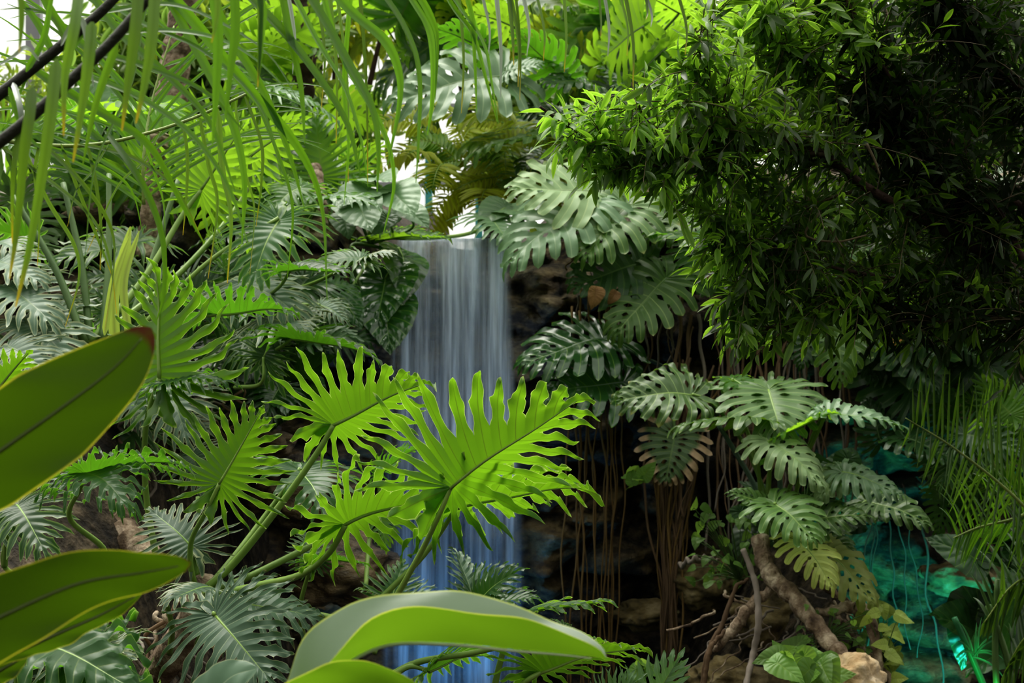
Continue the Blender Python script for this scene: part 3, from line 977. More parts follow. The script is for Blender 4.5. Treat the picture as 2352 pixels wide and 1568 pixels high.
ph = empty('tree_philodendron', P(1130, 1640, 4.0), 'bright philodendron fan reaching over the pool behind the broad ginger leaf', 'philodendron')
lf(ph, SEL, (1243, 1543, 3.8), (1490, 1455, 3.7), (-.05, .55, .8), M_BRIGHT, [(1205, 1568, 3.82), (1130, 1640, 4.0)], hi=True, fold=.35, droop=.1, seed=95, wid=.95)
lf(ph, SEL, (1190, 1420, 4.0), (1405, 1348, 3.9), (-.1, .1, .95), M_BRIGHT, [(1160, 1480, 4.0), (1130, 1600, 4.05)], hi=True, fold=.2, droop=.15, side=.1, seed=96)
lf(ph, SEL, (1290, 1440, 4.0), (1380, 1470, 4.0), (0, -.1, .95), M_MIDG, [(1240, 1500, 4.0), (1130, 1640, 4.0)], seed=97)
lf(ph, SEL, (985, 1540, 4.0), (1100, 1470, 4.2), (-.1, .6, .6), M_MIDG, [(940, 1530, 4.0), (890, 1560, 4.0)], seed=98)
V, F = tube(spline(Q([(1170, 1480, 3.9), (1080, 1500, 3.95), (960, 1520, 4.0), (880, 1560, 4.1)]), 16), [.007, .010], 8)
mk('petiole', V, F, M_STEM, ph)
ph = empty('tree_philodendron', P(1480, 1680, 4.2), 'grey philodendron leaf tips rising from the bottom edge beside the root bundle', 'philodendron')
lf(ph, SEL, (1480, 1640, 4.2), (1560, 1510, 4.1), (.1, -.85, .5), M_SAGE, [(1480, 1680, 4.2)], hi=True, seed=99, fold=.1)
lf(ph, SEL, (1400, 1620, 4.2), (1460, 1555, 4.1), (0, -.8, .5), M_SAGE, [(1460, 1680, 4.2)], seed=101, fold=.1)

# ---- philodendron at the foot of the bank, below the ginger leaves
ph = empty('tree_philodendron', P(120, 1700, 3.2), 'dark green wavy edged philodendron under the lower ginger leaf', 'philodendron')
lf(ph, SEL, (70, 1470, 3.2), (390, 1590, 3.0), (.1, -.35, .9), M_MIDG, [(40, 1560, 3.2), (60, 1660, 3.2)], hi=True, fold=.3, droop=.1, side=.3, ruffle=.08, seed=103, wid=.75, cut=.18)
lf(ph, SEL, (120, 1590, 3.1), (300, 1640, 2.9), (.1, -.5, .9), M_MIDG, [(120, 1700, 3.2)], hi=True, fold=.3, ruffle=.08, seed=104, wid=.7, cut=.15)
ph = empty('tree_philodendron', P(160, 1330, 4.3), 'shaded philodendron with curled grey edged leaf behind the upper ginger leaf', 'philodendron')
lf(ph, SEL, (195, 1085, 4.0), (425, 1020, 4.1), (-.05, .3, .9), M_MIDG, [(185, 1120, 4.05), (160, 1190, 4.1), (240, 1265, 4.2), (210, 1340, 4.3)], hi=True, fold=.2, droop=.2, side=.1, ruffle=.06, seed=105)
lf(ph, SEL, (200, 1080, 4.0), (295, 1110, 3.8), (-.3, .0, .9), M_MIDG, None, hi=True, fold=.1, seed=106, ruffle=.07, droop=.35)
lf(ph, SEL, (40, 1160, 4.3), (110, 1260, 4.1), (0, -.5, .8), M_MIDG, [(10, 1300, 4.4), (120, 1340, 4.4)], seed=107)
lf(ph, SEL, (20, 1180, 4.3), (-40, 1260, 4.1), (0, -.5, .8), M_GREY, [(10, 1300, 4.4)], seed=108)
ph = empty('tree_philodendron', P(-60, 1080, 3.9), 'lime philodendron lobes showing above the upper ginger leaf at the picture edge', 'philodendron')
lf(ph, SEL, (-30, 925, 3.6), (75, 790, 3.6), (.2, .6, .7), M_BRIGHT, [(-60, 1000, 3.7), (-70, 1080, 3.9)], hi=True, fold=.2, seed=109)
lf(ph, SEL, (-40, 880, 3.9), (70, 850, 3.9), (.0, -.4, .9), M_GREY, None, seed=110)
ph = empty('tree_philodendron', P(-40, 860, 6.4), 'grey fingered philodendron on the bank behind dangling yellow palm tips', 'philodendron')
for k, (b, t, n) in enumerate([((-10, 600, 5.8), (100, 610, 5.6), (0, -.4, .9)), ((20, 660, 5.7), (120, 700, 5.4), (0, -.5, .85)), ((60, 740, 5.6), (170, 800, 5.3), (0, -.6, .8)), ((-20, 560, 6), (60, 545, 5.8), (0, -.3, .9)), ((20, 800, 5.4), (120, 830, 5.2), (0, -.6, .8))]):
    lf(ph, SEL, b, t, n, M_GREY, [(b[0] - 30, b[1] + 60, b[2] + .2), (-40, 860, 6.3)], pm=M_STEMD, seed=111 + k, droop=.3)
ph = empty('tree_philodendron', P(400, 1140, 6.3), 'drooping dusty grey philodendron against the bare bank below the lit fan', 'philodendron')
for k, (b, t, n, m_) in enumerate([((395, 900, 5.9), (420, 985, 5.6), (0, -.8, .5), M_GREY), ((440, 1045, 5.9), (470, 1115, 5.7), (0, -.8, .5), M_GREY), ((300, 900, 5.9), (330, 965, 5.7), (0, -.8, .5), M_GREY),
                                 ((560, 780, 6.2), (640, 860, 6), (.1, -.8, .5), M_MIDG), ((640, 890, 6.4), (600, 960, 6.2), (.1, -.8, .5), M_GLOSS), ((400, 960, 6.2), (470, 960, 6), (.1, -.7, .6), M_GREY)]):
    lf(ph, SEL, b, t, n, m_, [(b[0] - 10, b[1] - 20, b[2] + .15), (400, 1140, 6.3)], pm=M_STEMD, seed=121 + k, droop=.35)

# ------------------------------------------------------------------ monstera
def mon(label, root, leaves, pm=M_STEMD, mat=M_MON, cat='monstera', rad=(.008, .011), **kw):
    e = empty('monstera', P(*root), label, cat)
    for k, l in enumerate(leaves):
        b, t, n = l[:3]
        m_ = l[3] if len(l) > 3 and l[3] else mat
        st = l[4] if len(l) > 4 and l[4] else [((b[0] * .6 + root[0] * .4), b[1] * .75 + root[1] * .25 + 10, b[2] + .12), root]
        ex = dict(kw)
        if len(l) > 5:
            ex.update(l[5])
        lab = ex.pop('lab', None)
        g = 1.1
        t = tuple(b[i] + (t[i] - b[i]) * g for i in range(3))
        lf(e, MON, b, t, n, m_, st, pm=pm, hi=True, rad=rad, lab=lab, **ex)
    return e


up = (0, -.62, .78)
mon('pale topped monstera spreading right beside the top of the waterfall', (1600, 560, 8.1), [
    ((1392, 447, 7.6), (1192, 415, 7.45), (-.05, -.72, .7), M_MONP, [(1450, 460, 7.7), (1600, 560, 8.1)], dict(wid=1.1)),
    ((1345, 468, 7.55), (1165, 575, 7.3), (-.35, -.7, .6), M_SAGE, [(1430, 470, 7.7), (1600, 560, 8.1)], dict(wid=.95, dry=.04)),
    ((1440, 470, 7.5), (1345, 565, 7.25), (-.1, -.7, .7), M_MON, [(1500, 480, 7.7), (1600, 560, 8.1)], dict(wid=1.2, dry=.05))], droop=.15)
mon('dark monstera and its paler neighbour overhanging the rock beside the fall', (1620, 560, 8.1), [
    ((1480, 602, 7.5), (1325, 640, 7.35), (-.1, -.85, .5), M_MOND, [(1540, 590, 7.7), (1620, 560, 8.1)], dict(wid=1.1)),
    ((1530, 640, 7.4), (1415, 748, 7.2), (-.15, -.75, .65), M_MON, [(1570, 590, 7.6), (1620, 560, 8.1)], dict(wid=1.05, dry=.04)),
    ((1598, 572, 7.55), (1625, 660, 7.4), (0, -.85, .45), M_SAGE, [(1620, 530, 7.7), (1640, 520, 8.1)], dict(wid=1.1)),
    ((1600, 500, 7.7), (1500, 530, 7.5), (0, -.6, .8), M_MON)], droop=.15)
mon('wet glossy monstera pair low on the black rock beside the water', (1600, 880, 7.9), [
    ((1385, 778, 7.5), (1212, 806, 7.3), (0, -.55, .82), M_GLOSS, [(1420, 795, 7.55), (1500, 830, 7.65), (1600, 880, 7.9)], dict(wid=1.1)),
    ((1432, 878, 7.45), (1265, 880, 7.25), (.05, -.68, .72), M_GLOSS, [(1470, 880, 7.5), (1600, 880, 7.9)], dict(wid=1.1, lab=None))], droop=.2, pm=M_STEMB)
mon('withered monstera with dry tan lobe tips hanging before the root curtain', (1660, 960, 7.9), [
    ((1550, 1002, 7.35), (1530, 1098, 7.25), (-.1, -.9, .4), M_MONB, [(1552, 940, 7.4), (1600, 930, 7.6), (1660, 960, 7.9)], dict(wid=1.35, dry=.42, cut=.0))], droop=.1)
mon('tall monstera clump with many leaves on upright stalks above the fallen branch', (1800, 1240, 6.7), [
    ((1590, 905, 6.7), (1432, 890, 6.6), (0, -.6, .8), M_MON, [(1640, 930, 6.75), (1720, 1040, 6.8), (1790, 1230, 6.7)], dict(dry=.06, wid=1.05, ruffle=.05)),
    ((1735, 965, 6.55), (1560, 935, 6.5), (.1, .1, .95), M_MON, [(1740, 1050, 6.6), (1755, 1240, 6.7)], dict(dry=.03, droop=.3, side=.4)),
    ((1765, 898, 6.7), (1795, 975, 6.4), (0, -.72, .7), M_MON, [(1790, 1000, 6.75), (1765, 1100, 6.75), (1765, 1240, 6.7)], dict(wid=1.4)),
    ((1770, 905, 6.75), (1910, 925, 6.7), (.1, -.65, .7), M_MON, None, dict(wid=1.0)),
    ((1685, 870, 6.8), (1755, 915, 6.6), (.1, -.3, .9), M_LIME, [(1660, 900, 6.8), (1720, 1000, 6.9), (1770, 1230, 6.8)], dict(wid=.8)),
    ((1895, 955, 6.5), (1745, 990, 6.4), (0, .2, .95), M_LIME, [(1870, 1010, 6.55), (1810, 1130, 6.65), (1795, 1240, 6.7)], dict(wid=.5, fold=.3)),
    ((1895, 945, 6.5), (2075, 955, 6.4), (0, -.35, .9), M_SAGE, None, dict(wid=.6, fold=.25, droop=.15)),
    ((1765, 1012, 6.4), (1895, 1085, 6.2), (.1, -.5, .85), M_MONP, [(1768, 1060, 6.45), (1765, 1150, 6.55), (1760, 1240, 6.6)], dict(wid=.9, side=.3)),
    ((1935, 1085, 6.4), (2075, 1115, 6.3), (.1, -.5, .85), M_SAGE, [(1880, 1160, 6.5), (1800, 1240, 6.6)], dict(wid=.9, side=.25)),
    ((1945, 1080, 6.45), (1880, 1125, 6.3), (-.2, -.5, .8), M_MONP, None, dict(wid=.8)),
    ((1990, 1150, 6.6), (2125, 1175, 6.4), (0, -.6, .8), M_MON, [(1920, 1200, 6.6), (1820, 1250, 6.7)], dict(wid=.8)),
    ((1780, 1155, 6.2), (1870, 1215, 6.0), (.1, -.65, .75), M_MON, [(1775, 1200, 6.3), (1785, 1260, 6.5)], dict(wid=1.2)),
    ((1760, 1160, 6.25), (1690, 1120, 6.2), (-.1, -.6, .8), M_MON, None, dict(wid=.8)),
    ((1850, 1195, 6.3), (1985, 1165, 6.2), (0, -.6, .8), M_MON, [(1820, 1230, 6.4), (1790, 1260, 6.6)], dict(wid=.8)),
    ((1835, 1240, 6.2), (1915, 1325, 6.0), (.2, -.7, .7), M_MONY, [(1810, 1240, 6.3), (1790, 1260, 6.5)], dict(wid=.9, cut=-.05, lab='yellowing leaf with two slits')),
    ((1895, 1265, 6.3), (2010, 1358, 6.1), (.2, -.7, .7), M_MONY, [(1850, 1250, 6.4), (1800, 1260, 6.5)], dict(wid=.9, cut=.12, lab='yellowing leaf with brown rim')),
    ((1880, 1220, 6.45), (1960, 1250, 6.3), (.1, -.6, .8), M_MON, None, dict(wid=.9)),
], pm=M_STEM, droop=.22, ruffle=.02)
for pts, m_ in (([(1650, 975, 6.75), (1690, 1040, 6.75), (1740, 1130, 6.75), (1770, 1240, 6.7)], M_STEMB), ([(1790, 1030, 6.6), (1792, 1120, 6.6), (1790, 1240, 6.7)], M_STEMB)):
    V, F = tube(spline(Q(pts), 16), [.011, .014], 8)
    mk('petiole', V, F, m_, bpy.data.objects['monstera.004'])
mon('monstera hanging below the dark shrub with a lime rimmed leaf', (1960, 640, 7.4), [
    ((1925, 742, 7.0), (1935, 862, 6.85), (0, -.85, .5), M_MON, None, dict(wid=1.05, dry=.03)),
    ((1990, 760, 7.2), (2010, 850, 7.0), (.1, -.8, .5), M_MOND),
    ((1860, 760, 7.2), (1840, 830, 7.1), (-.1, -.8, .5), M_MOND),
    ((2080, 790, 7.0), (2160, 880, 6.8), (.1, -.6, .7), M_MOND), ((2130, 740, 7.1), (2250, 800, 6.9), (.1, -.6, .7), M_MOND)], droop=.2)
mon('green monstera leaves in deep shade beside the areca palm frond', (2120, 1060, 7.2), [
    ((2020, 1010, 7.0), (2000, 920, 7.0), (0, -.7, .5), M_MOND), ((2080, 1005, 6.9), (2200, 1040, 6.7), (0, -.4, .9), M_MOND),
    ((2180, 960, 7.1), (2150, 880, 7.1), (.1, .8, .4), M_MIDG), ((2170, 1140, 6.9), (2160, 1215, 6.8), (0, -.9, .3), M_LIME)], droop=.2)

# upper monsteras above the fall
mon('big grey monstera leaf hanging high above the waterfall', (1280, 330, 9.0), [
    ((1150, 175, 8.2), (905, 205, 8.0), (0, -.75, .66), M_SAGE, [(1190, 200, 8.3), (1260, 280, 8.7), (1280, 330, 9.0)], dict(wid=.95)),
    ((1165, 165, 8.2), (1235, 140, 8.1), (.2, -.7, .66), M_SAGE, None, dict(wid=1.1)),
    ((1110, 110, 8.5), (1010, 60, 8.5), (0, .6, .7), M_MIDG), ((1180, 60, 8.6), (1080, 20, 8.6), (0, .6, .7), M_LIME)], droop=.15)
mon('lime backlit monstera leaf with open slits at the top beside the shrub', (1400, 330, 9.2), [
    ((1475, 60, 8.4), (1370, 130, 8.2), (0, .8, .5), M_LIME, [(1490, 100, 8.6), (1420, 250, 9.0), (1400, 330, 9.2)], dict(wid=1.3)),
    ((1530, 110, 8.6), (1400, 195, 8.3), (0, .5, .8), M_LIME, None, dict(wid=.9)),
    ((1560, 30, 8.8), (1480, -20, 8.7), (0, .5, .8), M_LIME), ((1440, 190, 8.4), (1500, 250, 8.3), (0, -.3, .9), M_MIDG)], droop=.15)
mon('dark green monstera with level leaves between the fall and shrub top', (1330, 380, 9.0), [
    ((1290, 180, 8.4), (1200, 70, 8.4), (.2, .6, .7), M_MIDG), ((1280, 310, 8.2), (1085, 318, 8.0), (0, -.25, .95), M_MON, None, dict(wid=.5, fold=.3)),
    ((1330, 170, 8.5), (1250, 110, 8.4), (0, -.6, .8), M_LIME), ((1345, 190, 8.4), (1260, 170, 8.2), (0, -.5, .8), M_MIDG),
    ((1300, 270, 8.5), (1220, 240, 8.3), (0, -.6, .7), M_MOND), ((1330, 300, 8.5), (1400, 340, 8.3), (0, -.6, .7), M_MOND), ((1270, 360, 8.6), (1200, 370, 8.4), (0, -.6, .7), M_MOND)], pm=M_STEM)

# ------------------------------------------------------------------ broad ginger leaves close to the camera
def ginger(label, mid, w, nrms, mat, fold=.18, wave=.012, dry=0.0, tipl=.3, stemmat=None, name='ginger_leaf', nx=12, wl=None, tipfrac=.35, group=None, parent=None, basew=.35, near=None):
    n = 56
    path = spline(Q(mid), n)
    t = np.linspace(0, 1, n)
    T = np.gradient(path, axis=0)
    T /= np.linalg.norm(T, axis=1)[:, None]
    nr = spline(np.array(nrms, float), n)
    prof = np.minimum(1, basew + (1 - basew) * ss(t / .35)) * np.clip((1 - t) / tipfrac, 0, 1) ** .58
    cs = np.linspace(-1, 1, nx + 1)
    cs = np.sort(np.concatenate([cs, [-.955, .955, -.03, .03]]))
    nx = len(cs) - 1
    V, M = np.empty((n, nx + 1, 3)), np.zeros((n, nx + 1, 3))
    for i in range(n):
        s = unit(np.cross(T[i], nr[i]))
        u = np.cross(s, T[i])
        for j, c in enumerate(cs):
            ww = w * (1 if (wl is None or c > 0) else wl)
            h = fold * abs(c) - .10 * c * c + (wave / w) * math.sin(t[i] * 17 + c * 3) * abs(c) + .3 * (wave / w) * math.sin(t[i] * 41 + c * 9) * abs(c) ** 2
            if near is not None and c > 0:      # the near half folds upward along the blade
                a_ = near[0] + (near[1] - near[0]) * float(ss((t[i] - .05) / .55))
                V[i, j] = path[i] + ww * prof[i] * (s * c * math.cos(a_) + u * (c * math.sin(a_) + (wave / w) * math.sin(t[i] * 23 + c * 3) * c))
                continue
            if near is not None:
                h += .5 * abs(c) * float(ss((t[i] - .3) / .35))
            V[i, j] = path[i] + ww * prof[i] * (s * c + u * h)
        M[i, :, 0] = np.abs(cs) < .01
        M[i, :, 1] = np.abs(cs) > .99
        if dry:
            M[i, :, 2] = np.clip((t[i] - (1 - dry) + .035 * np.abs(cs) ** 3) / .035, 0, 1)
    k = nx + 1
    F = [[i * k + j, i * k + j + 1, (i + 1) * k + j + 1, (i + 1) * k + j] for i in range(n - 1) for j in range(nx)]
    root = parent or empty(name, path[0], label, 'leaf', group)
    o = mk('blade', V.reshape(-1, 3), F, mat, root, M.reshape(-1, 3))
    vv = V[:, nx // 2] - np.array([unit(q) for q in nr]) * .003
    Vt, Ft = tube(vv[:-3], np.linspace(.0045, .001, n - 3), 7)
    b = Bag()
    b.add(Vt, Ft)
    b.make('midrib', stemmat or M_BROADSTEM, o)
    return root


M_BROADSTEM = solid_mat('ginger midrib', [(.3, (.045, .07, .008)), (.8, (.07, .10, .014))], 5, .45, .05)
M_BROADSTEML = solid_mat('pale ginger midrib', [(.3, (.34, .40, .26)), (.8, (.42, .48, .3))], 5, .45, .05)
ginger('broad olive ginger leaf with brown dry tip pointing up from the picture edge',
       [(-330, 1270, 1.75), (-150, 1140, 1.78), (0, 1035, 1.8), (150, 930, 1.82), (270, 838, 1.84), (348, 752, 1.85)], .066,
       [(.0, .9, .45), (.05, .95, .35), (.1, .95, .3)], M_BROAD, .10, .003, dry=.07, tipfrac=.45)
ginger('broad olive ginger leaf lying level with thin brown scorched tip, under the upper one',
       [(-330, 1580, 1.7), (-150, 1490, 1.72), (0, 1415, 1.75), (180, 1338, 1.78), (330, 1312, 1.8), (440, 1292, 1.8)], .060,
       [(.05, .93, .4), (.05, .95, .35), (.0, .95, .4)], M_BROAD, .10, .004, dry=.02, tipfrac=.72)
ginger('narrow ginger leaf tucked behind the lower broad olive leaf',
       [(-20, 1520, 2.0), (110, 1462, 2.05), (230, 1410, 2.1), (328, 1358, 2.12)], .030,
       [(.1, .9, .5), (.1, .9, .5)], M_BROAD, .15, .004, tipfrac=.55)
ginger('narrow green ginger blade crossing the bottom corner below the broad leaves',
       [(-120, 1620, 2.1), (-20, 1550, 2.1), (60, 1500, 2.12), (130, 1430, 2.2)], .022, [(.1, .9, .5), (.1, .9, .5)], M_BROAD, .15, .004, tipfrac=.5)
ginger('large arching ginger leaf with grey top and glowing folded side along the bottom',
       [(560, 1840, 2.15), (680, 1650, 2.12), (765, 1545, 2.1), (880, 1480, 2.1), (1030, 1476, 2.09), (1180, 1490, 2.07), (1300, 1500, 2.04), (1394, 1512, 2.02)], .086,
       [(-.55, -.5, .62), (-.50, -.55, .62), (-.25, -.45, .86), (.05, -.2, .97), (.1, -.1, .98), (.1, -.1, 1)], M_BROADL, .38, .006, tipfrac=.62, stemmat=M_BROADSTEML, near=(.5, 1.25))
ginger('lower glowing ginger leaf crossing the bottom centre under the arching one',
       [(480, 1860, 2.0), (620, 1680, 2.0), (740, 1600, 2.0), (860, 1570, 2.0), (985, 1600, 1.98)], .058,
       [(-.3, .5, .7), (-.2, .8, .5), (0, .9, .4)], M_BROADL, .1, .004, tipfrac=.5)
ginger('small grey ginger leaf tip at the bottom below the dusty philodendron', [(440, 1690, 2.6), (480, 1610, 2.6), (530, 1555, 2.6), (590, 1535, 2.6)], .055,
       [(-.1, -.7, .7), (-.1, -.7, .7)], M_GREY, .1, .004, tipfrac=.6)
# ------------------------------------------------------------------ hanging palm fronds
def leaflet(parent, pts, w, mat, nrm=(0, -1, .1), n=18, tw=0.0, world=False, tipl=.6):
    path = spline(np.array(pts) if world else Q(pts), n)
    V, F, M = strap(path, w * .85, nrm, .3, tipl, twist=tw)
    t = M[:, 2].copy()
    M[:, 2] = np.clip((t - .80) / .2, 0, 1) ** 1.4
    return mk('leaflet', V, F, mat, parent, M)


def rachis(parent, pts, r0, r1, mat, n=24):
    V, F = tube(spline(Q(pts), n), [r0, r1], 9)
    return mk('rachis', V, F, mat, parent)


rg = np.random.RandomState(3)
# frond A: the thick black stem crossing the corner, its grey-green leaflets hanging straight down
fa = empty('palm_frond', P(-60, 372, 2.2), 'palm frond on the thicker black stem crossing the corner with leaflets hanging straight down', 'palm frond')
rachis(fa, [(-60, 372, 2.2), (60, 278, 2.2), (170, 178, 2.2), (262, 90, 2.2), (345, -10, 2.2), (430, -130, 2.2)], .0095, .007, M_RACHIS)
for pts, w, m_ in [
    ([(188, -60, 2.1), (172, 60, 2.05), (150, 170, 2.05), (146, 312, 2.05)], .019, M_PALMY),
    ([(212, 50, 2.1), (205, 130, 2.08), (190, 240, 2.08), (168, 372, 2.08)], .020, M_PALMY),
    ([(322, -60, 2.1), (312, 60, 2.08), (296, 180, 2.08), (280, 300, 2.08)], .020, M_PALMY),
    ([(358, -40, 2.1), (350, 80, 2.08), (335, 180, 2.08), (312, 284, 2.08)], .020, M_PALMY),
    ([(75, 200, 2.1), (68, 270, 2.08), (55, 360, 2.08), (40, 520, 2.1), (22, 640, 2.1)], .019, M_PALMY),
    ([(130, 135, 2.1), (120, 240, 2.08), (102, 370, 2.08), (70, 560, 2.1), (36, 705, 2.1)], .021, M_PALMY),
    ([(535, -60, 2.3), (541, 60, 2.3), (530, 160, 2.3), (518, 275, 2.3)], .018, M_PALM),
    ([(478, -80, 2.3), (500, 60, 2.3), (497, 200, 2.3), (488, 335, 2.3)], .020, M_PALM),
    ([(520, -60, 2.3), (598, 0, 2.3), (600, 90, 2.3), (594, 185, 2.3)], .016, M_PALM),
    ([(600, -100, 2.3), (598, 10, 2.3), (597, 110, 2.3), (592, 200, 2.3)], .012, M_PALMY),
    ([(270, 100, 2.25), (240, 180, 2.3), (215, 260, 2.35), (190, 380, 2.4)], .016, M_PALMD),
    ([(60, 270, 2.2), (40, 330, 2.2), (30, 420, 2.2), (28, 560, 2.25)], .012, M_PALMY),
    ([(46, -30, 2.0), (50, 30, 2.0), (48, 80, 2.0), (44, 120, 2.0)], .010, M_PALMY),
    ([(497, -30, 2.1), (500, 20, 2.1), (495, 60, 2.1), (486, 98, 2.1)], .010, M_PALMY),
]:
    leaflet(fa, pts, w, m_, (.15, -1, .1))
# frond B: second stem in the corner with frayed fibre
fb = empty('palm_frond', P(-60, 262, 2.6), 'palm frond on the thinner black stem with torn grey leaflets at the corner', 'palm frond')
rachis(fb, [(-60, 262, 2.6), (40, 185, 2.6), (140, 105, 2.6), (240, 20, 2.6), (330, -80, 2.6)], .011, .008, M_RACHIS)
for pts, w, m_ in [
    ([(30, 190, 2.55), (45, 240, 2.5), (52, 300, 2.5), (58, 380, 2.5)], .012, M_PALMG), ([(140, 105, 2.55), (165, 60, 2.5), (190, 50, 2.5), (205, 130, 2.5), (215, 200, 2.5)], .014, M_PALMG),
    ([(90, 140, 2.55), (60, 110, 2.5), (30, 130, 2.5), (-20, 160, 2.5)], .010, M_PALMG), ([(60, 165, 2.55), (100, 90, 2.55), (116, 10, 2.55), (130, -60, 2.55)], .014, M_PALM),
    ([(20, 200, 2.5), (45, 280, 2.5), (80, 330, 2.5), (120, 350, 2.5)], .010, M_PALM), ([(120, 120, 2.6), (90, 60, 2.6), (55, 10, 2.6), (20, -40, 2.6)], .016, M_PALM),
    ([(0, 215, 2.6), (60, 250, 2.6), (110, 260, 2.6), (150, 300, 2.6)], .010, M_PALM), ([(150, 100, 2.6), (120, 40, 2.6), (60, 20, 2.6), (0, 22, 2.6)], .008, M_PALMD),
    ([(200, 60, 2.6), (150, 130, 2.6), (80, 150, 2.6), (10, 300, 2.6)], .012, M_PALM)]:
    leaflet(fb, pts, w, m_, (.2, -1, .3))
# frond C: arching leaflets that sweep from the upper left across to the right
fc = empty('palm_frond', P(-150, -60, 2.7), 'arching palm frond whose long green leaflets sweep across the top toward the fall', 'palm frond')
rachis(fc, [(-150, -60, 2.7), (200, -150, 2.75), (600, -190, 2.8), (1000, -180, 2.9), (1300, -150, 3.0)], .009, .004, M_RACHISG)
sw = [
    ([(255, -150, 2.8), (420, 20, 2.8), (560, 190, 2.8), (680, 330, 2.8), (740, 470, 2.8), (752, 690, 2.8)], .026), ([(420, -170, 2.8), (560, -20, 2.8), (680, 110, 2.8), (790, 270, 2.8), (828, 400, 2.8)], .026),
    ([(560, -180, 2.8), (700, -20, 2.8), (790, 130, 2.8), (850, 240, 2.8), (868, 330, 2.8), (866, 440, 2.8)], .026), ([(640, -180, 2.85), (790, 10, 2.85), (880, 90, 2.85), (915, 160, 2.85), (918, 240, 2.85), (890, 380, 2.85)], .024),
    ([(730, -180, 2.85), (880, -10, 2.85), (940, 90, 2.85), (962, 180, 2.85), (960, 320, 2.85), (955, 420, 2.85)], .022), ([(830, -180, 2.9), (945, 0, 2.9), (985, 70, 2.9), (995, 150, 2.9), (992, 240, 2.9), (982, 310, 2.9)], .020),
    ([(850, -180, 2.9), (950, -30, 2.9), (995, 50, 2.9), (1005, 110, 2.9), (1000, 230, 2.9)], .018), ([(950, -180, 2.95), (1030, 0, 2.95), (1085, 80, 2.95), (1115, 180, 2.95), (1142, 280, 2.95)], .017),
    ([(930, -170, 2.95), (1050, 10, 2.95), (1110, 100, 2.95), (1130, 200, 2.95), (1145, 285, 2.95)], .014), ([(1010, -170, 2.95), (1080, 20, 2.95), (1090, 130, 2.95), (1095, 260, 2.95)], .012),
    ([(300, -160, 2.8), (420, 60, 2.8), (520, 250, 2.8), (560, 400, 2.8), (556, 560, 2.8)], .024), ([(140, -130, 2.75), (260, 60, 2.75), (380, 170, 2.75), (480, 280, 2.75), (540, 440, 2.75)], .022),
    ([(60, -120, 2.7), (120, 30, 2.7), (200, 110, 2.7), (330, 150, 2.7), (470, 210, 2.7), (560, 300, 2.7)], .020), ([(250, 80, 2.7), (380, 70, 2.7), (500, 90, 2.7), (590, 140, 2.7), (690, 240, 2.7)], .016),
    ([(230, 30, 2.65), (380, 10, 2.65), (500, 50, 2.65), (620, 130, 2.65), (700, 260, 2.65)], .015), ([(60, 150, 2.7), (200, 240, 2.7), (340, 330, 2.7), (420, 470, 2.7), (470, 560, 2.7)], .019),
    ([(160, 165, 2.7), (300, 215, 2.7), (430, 300, 2.7), (520, 420, 2.7), (570, 560, 2.7)], .016), ([(620, -180, 2.8), (660, 60, 2.8), (690, 200, 2.8), (700, 330, 2.8)], .020),
    ([(480, -180, 2.8), (500, 20, 2.8), (600, 200, 2.8), (660, 340, 2.8), (700, 480, 2.8)], .020), ([(590, -180, 2.85), (720, 80, 2.85), (790, 200, 2.85), (830, 330, 2.85), (845, 430, 2.85)], .018),
    ([(700, -180, 2.9), (760, 60, 2.9), (800, 160, 2.9), (880, 300, 2.9), (905, 420, 2.9), (880, 540, 2.9)], .016), ([(380, -180, 2.8), (330, 40, 2.8), (300, 200, 2.8), (220, 380, 2.8), (195, 600, 2.8)], .014),
    ([(820, -180, 2.9), (800, 40, 2.9), (790, 200, 2.9), (800, 330, 2.9), (790, 470, 2.9)], .013), ([(100, -100, 2.7), (300, 40, 2.7), (470, 120, 2.7), (600, 250, 2.7), (650, 420, 2.7)], .016)]
for k, (pts, w) in enumerate(sw):
    leaflet(fc, pts, w, M_PALM, (.5 if k % 3 else -.3, -.75, .5), 24, .25 * (k % 5 - 2))
# frond D: leaflets hanging nearly vertical along the top, tips yellow
fd = empty('palm_frond', P(560, -190, 3.2), 'palm frond with thin vertical leaflets dangling yellow tips along the top edge', 'palm frond')
rachis(fd, [(560, -190, 3.2), (800, -170, 3.2), (1100, -140, 3.2), (1400, -120, 3.2), (1620, -110, 3.2)], .008, .003, M_RACHISG)
dang = [(672, 170, .012), (738, 250, .010), (800, 420, .010), (845, 420, .009), (1150, 225, .012), (1180, 150, .012), (1190, 200, .011), (1194, 230, .008), (1210, 130, .010), (1248, 140, .010), (1296, 165, .010), (1380, 85, .008), (1396, 130, .009),
        (1440, 128, .007), (1454, 198, .010), (1484, 45, .007), (1495, 62, .008), (1574, 125, .009), (772, 330, .010), (1060, 260, .009), (1120, 140, .008)]
for k, (x, y, w) in enumerate(dang):
    x0 = x - 20 + rg.uniform(-15, 15)
    leaflet(fd, [(x0 - 10, -150, 3.2), (x0, -60, 3.15), (x + rg.uniform(-4, 8), y * .45, 3.12), (x, y, 3.1)], w * 1.15, M_PALMG if k % 4 == 0 else M_PALMY, (rg.uniform(-.8, .8), -1, .1))
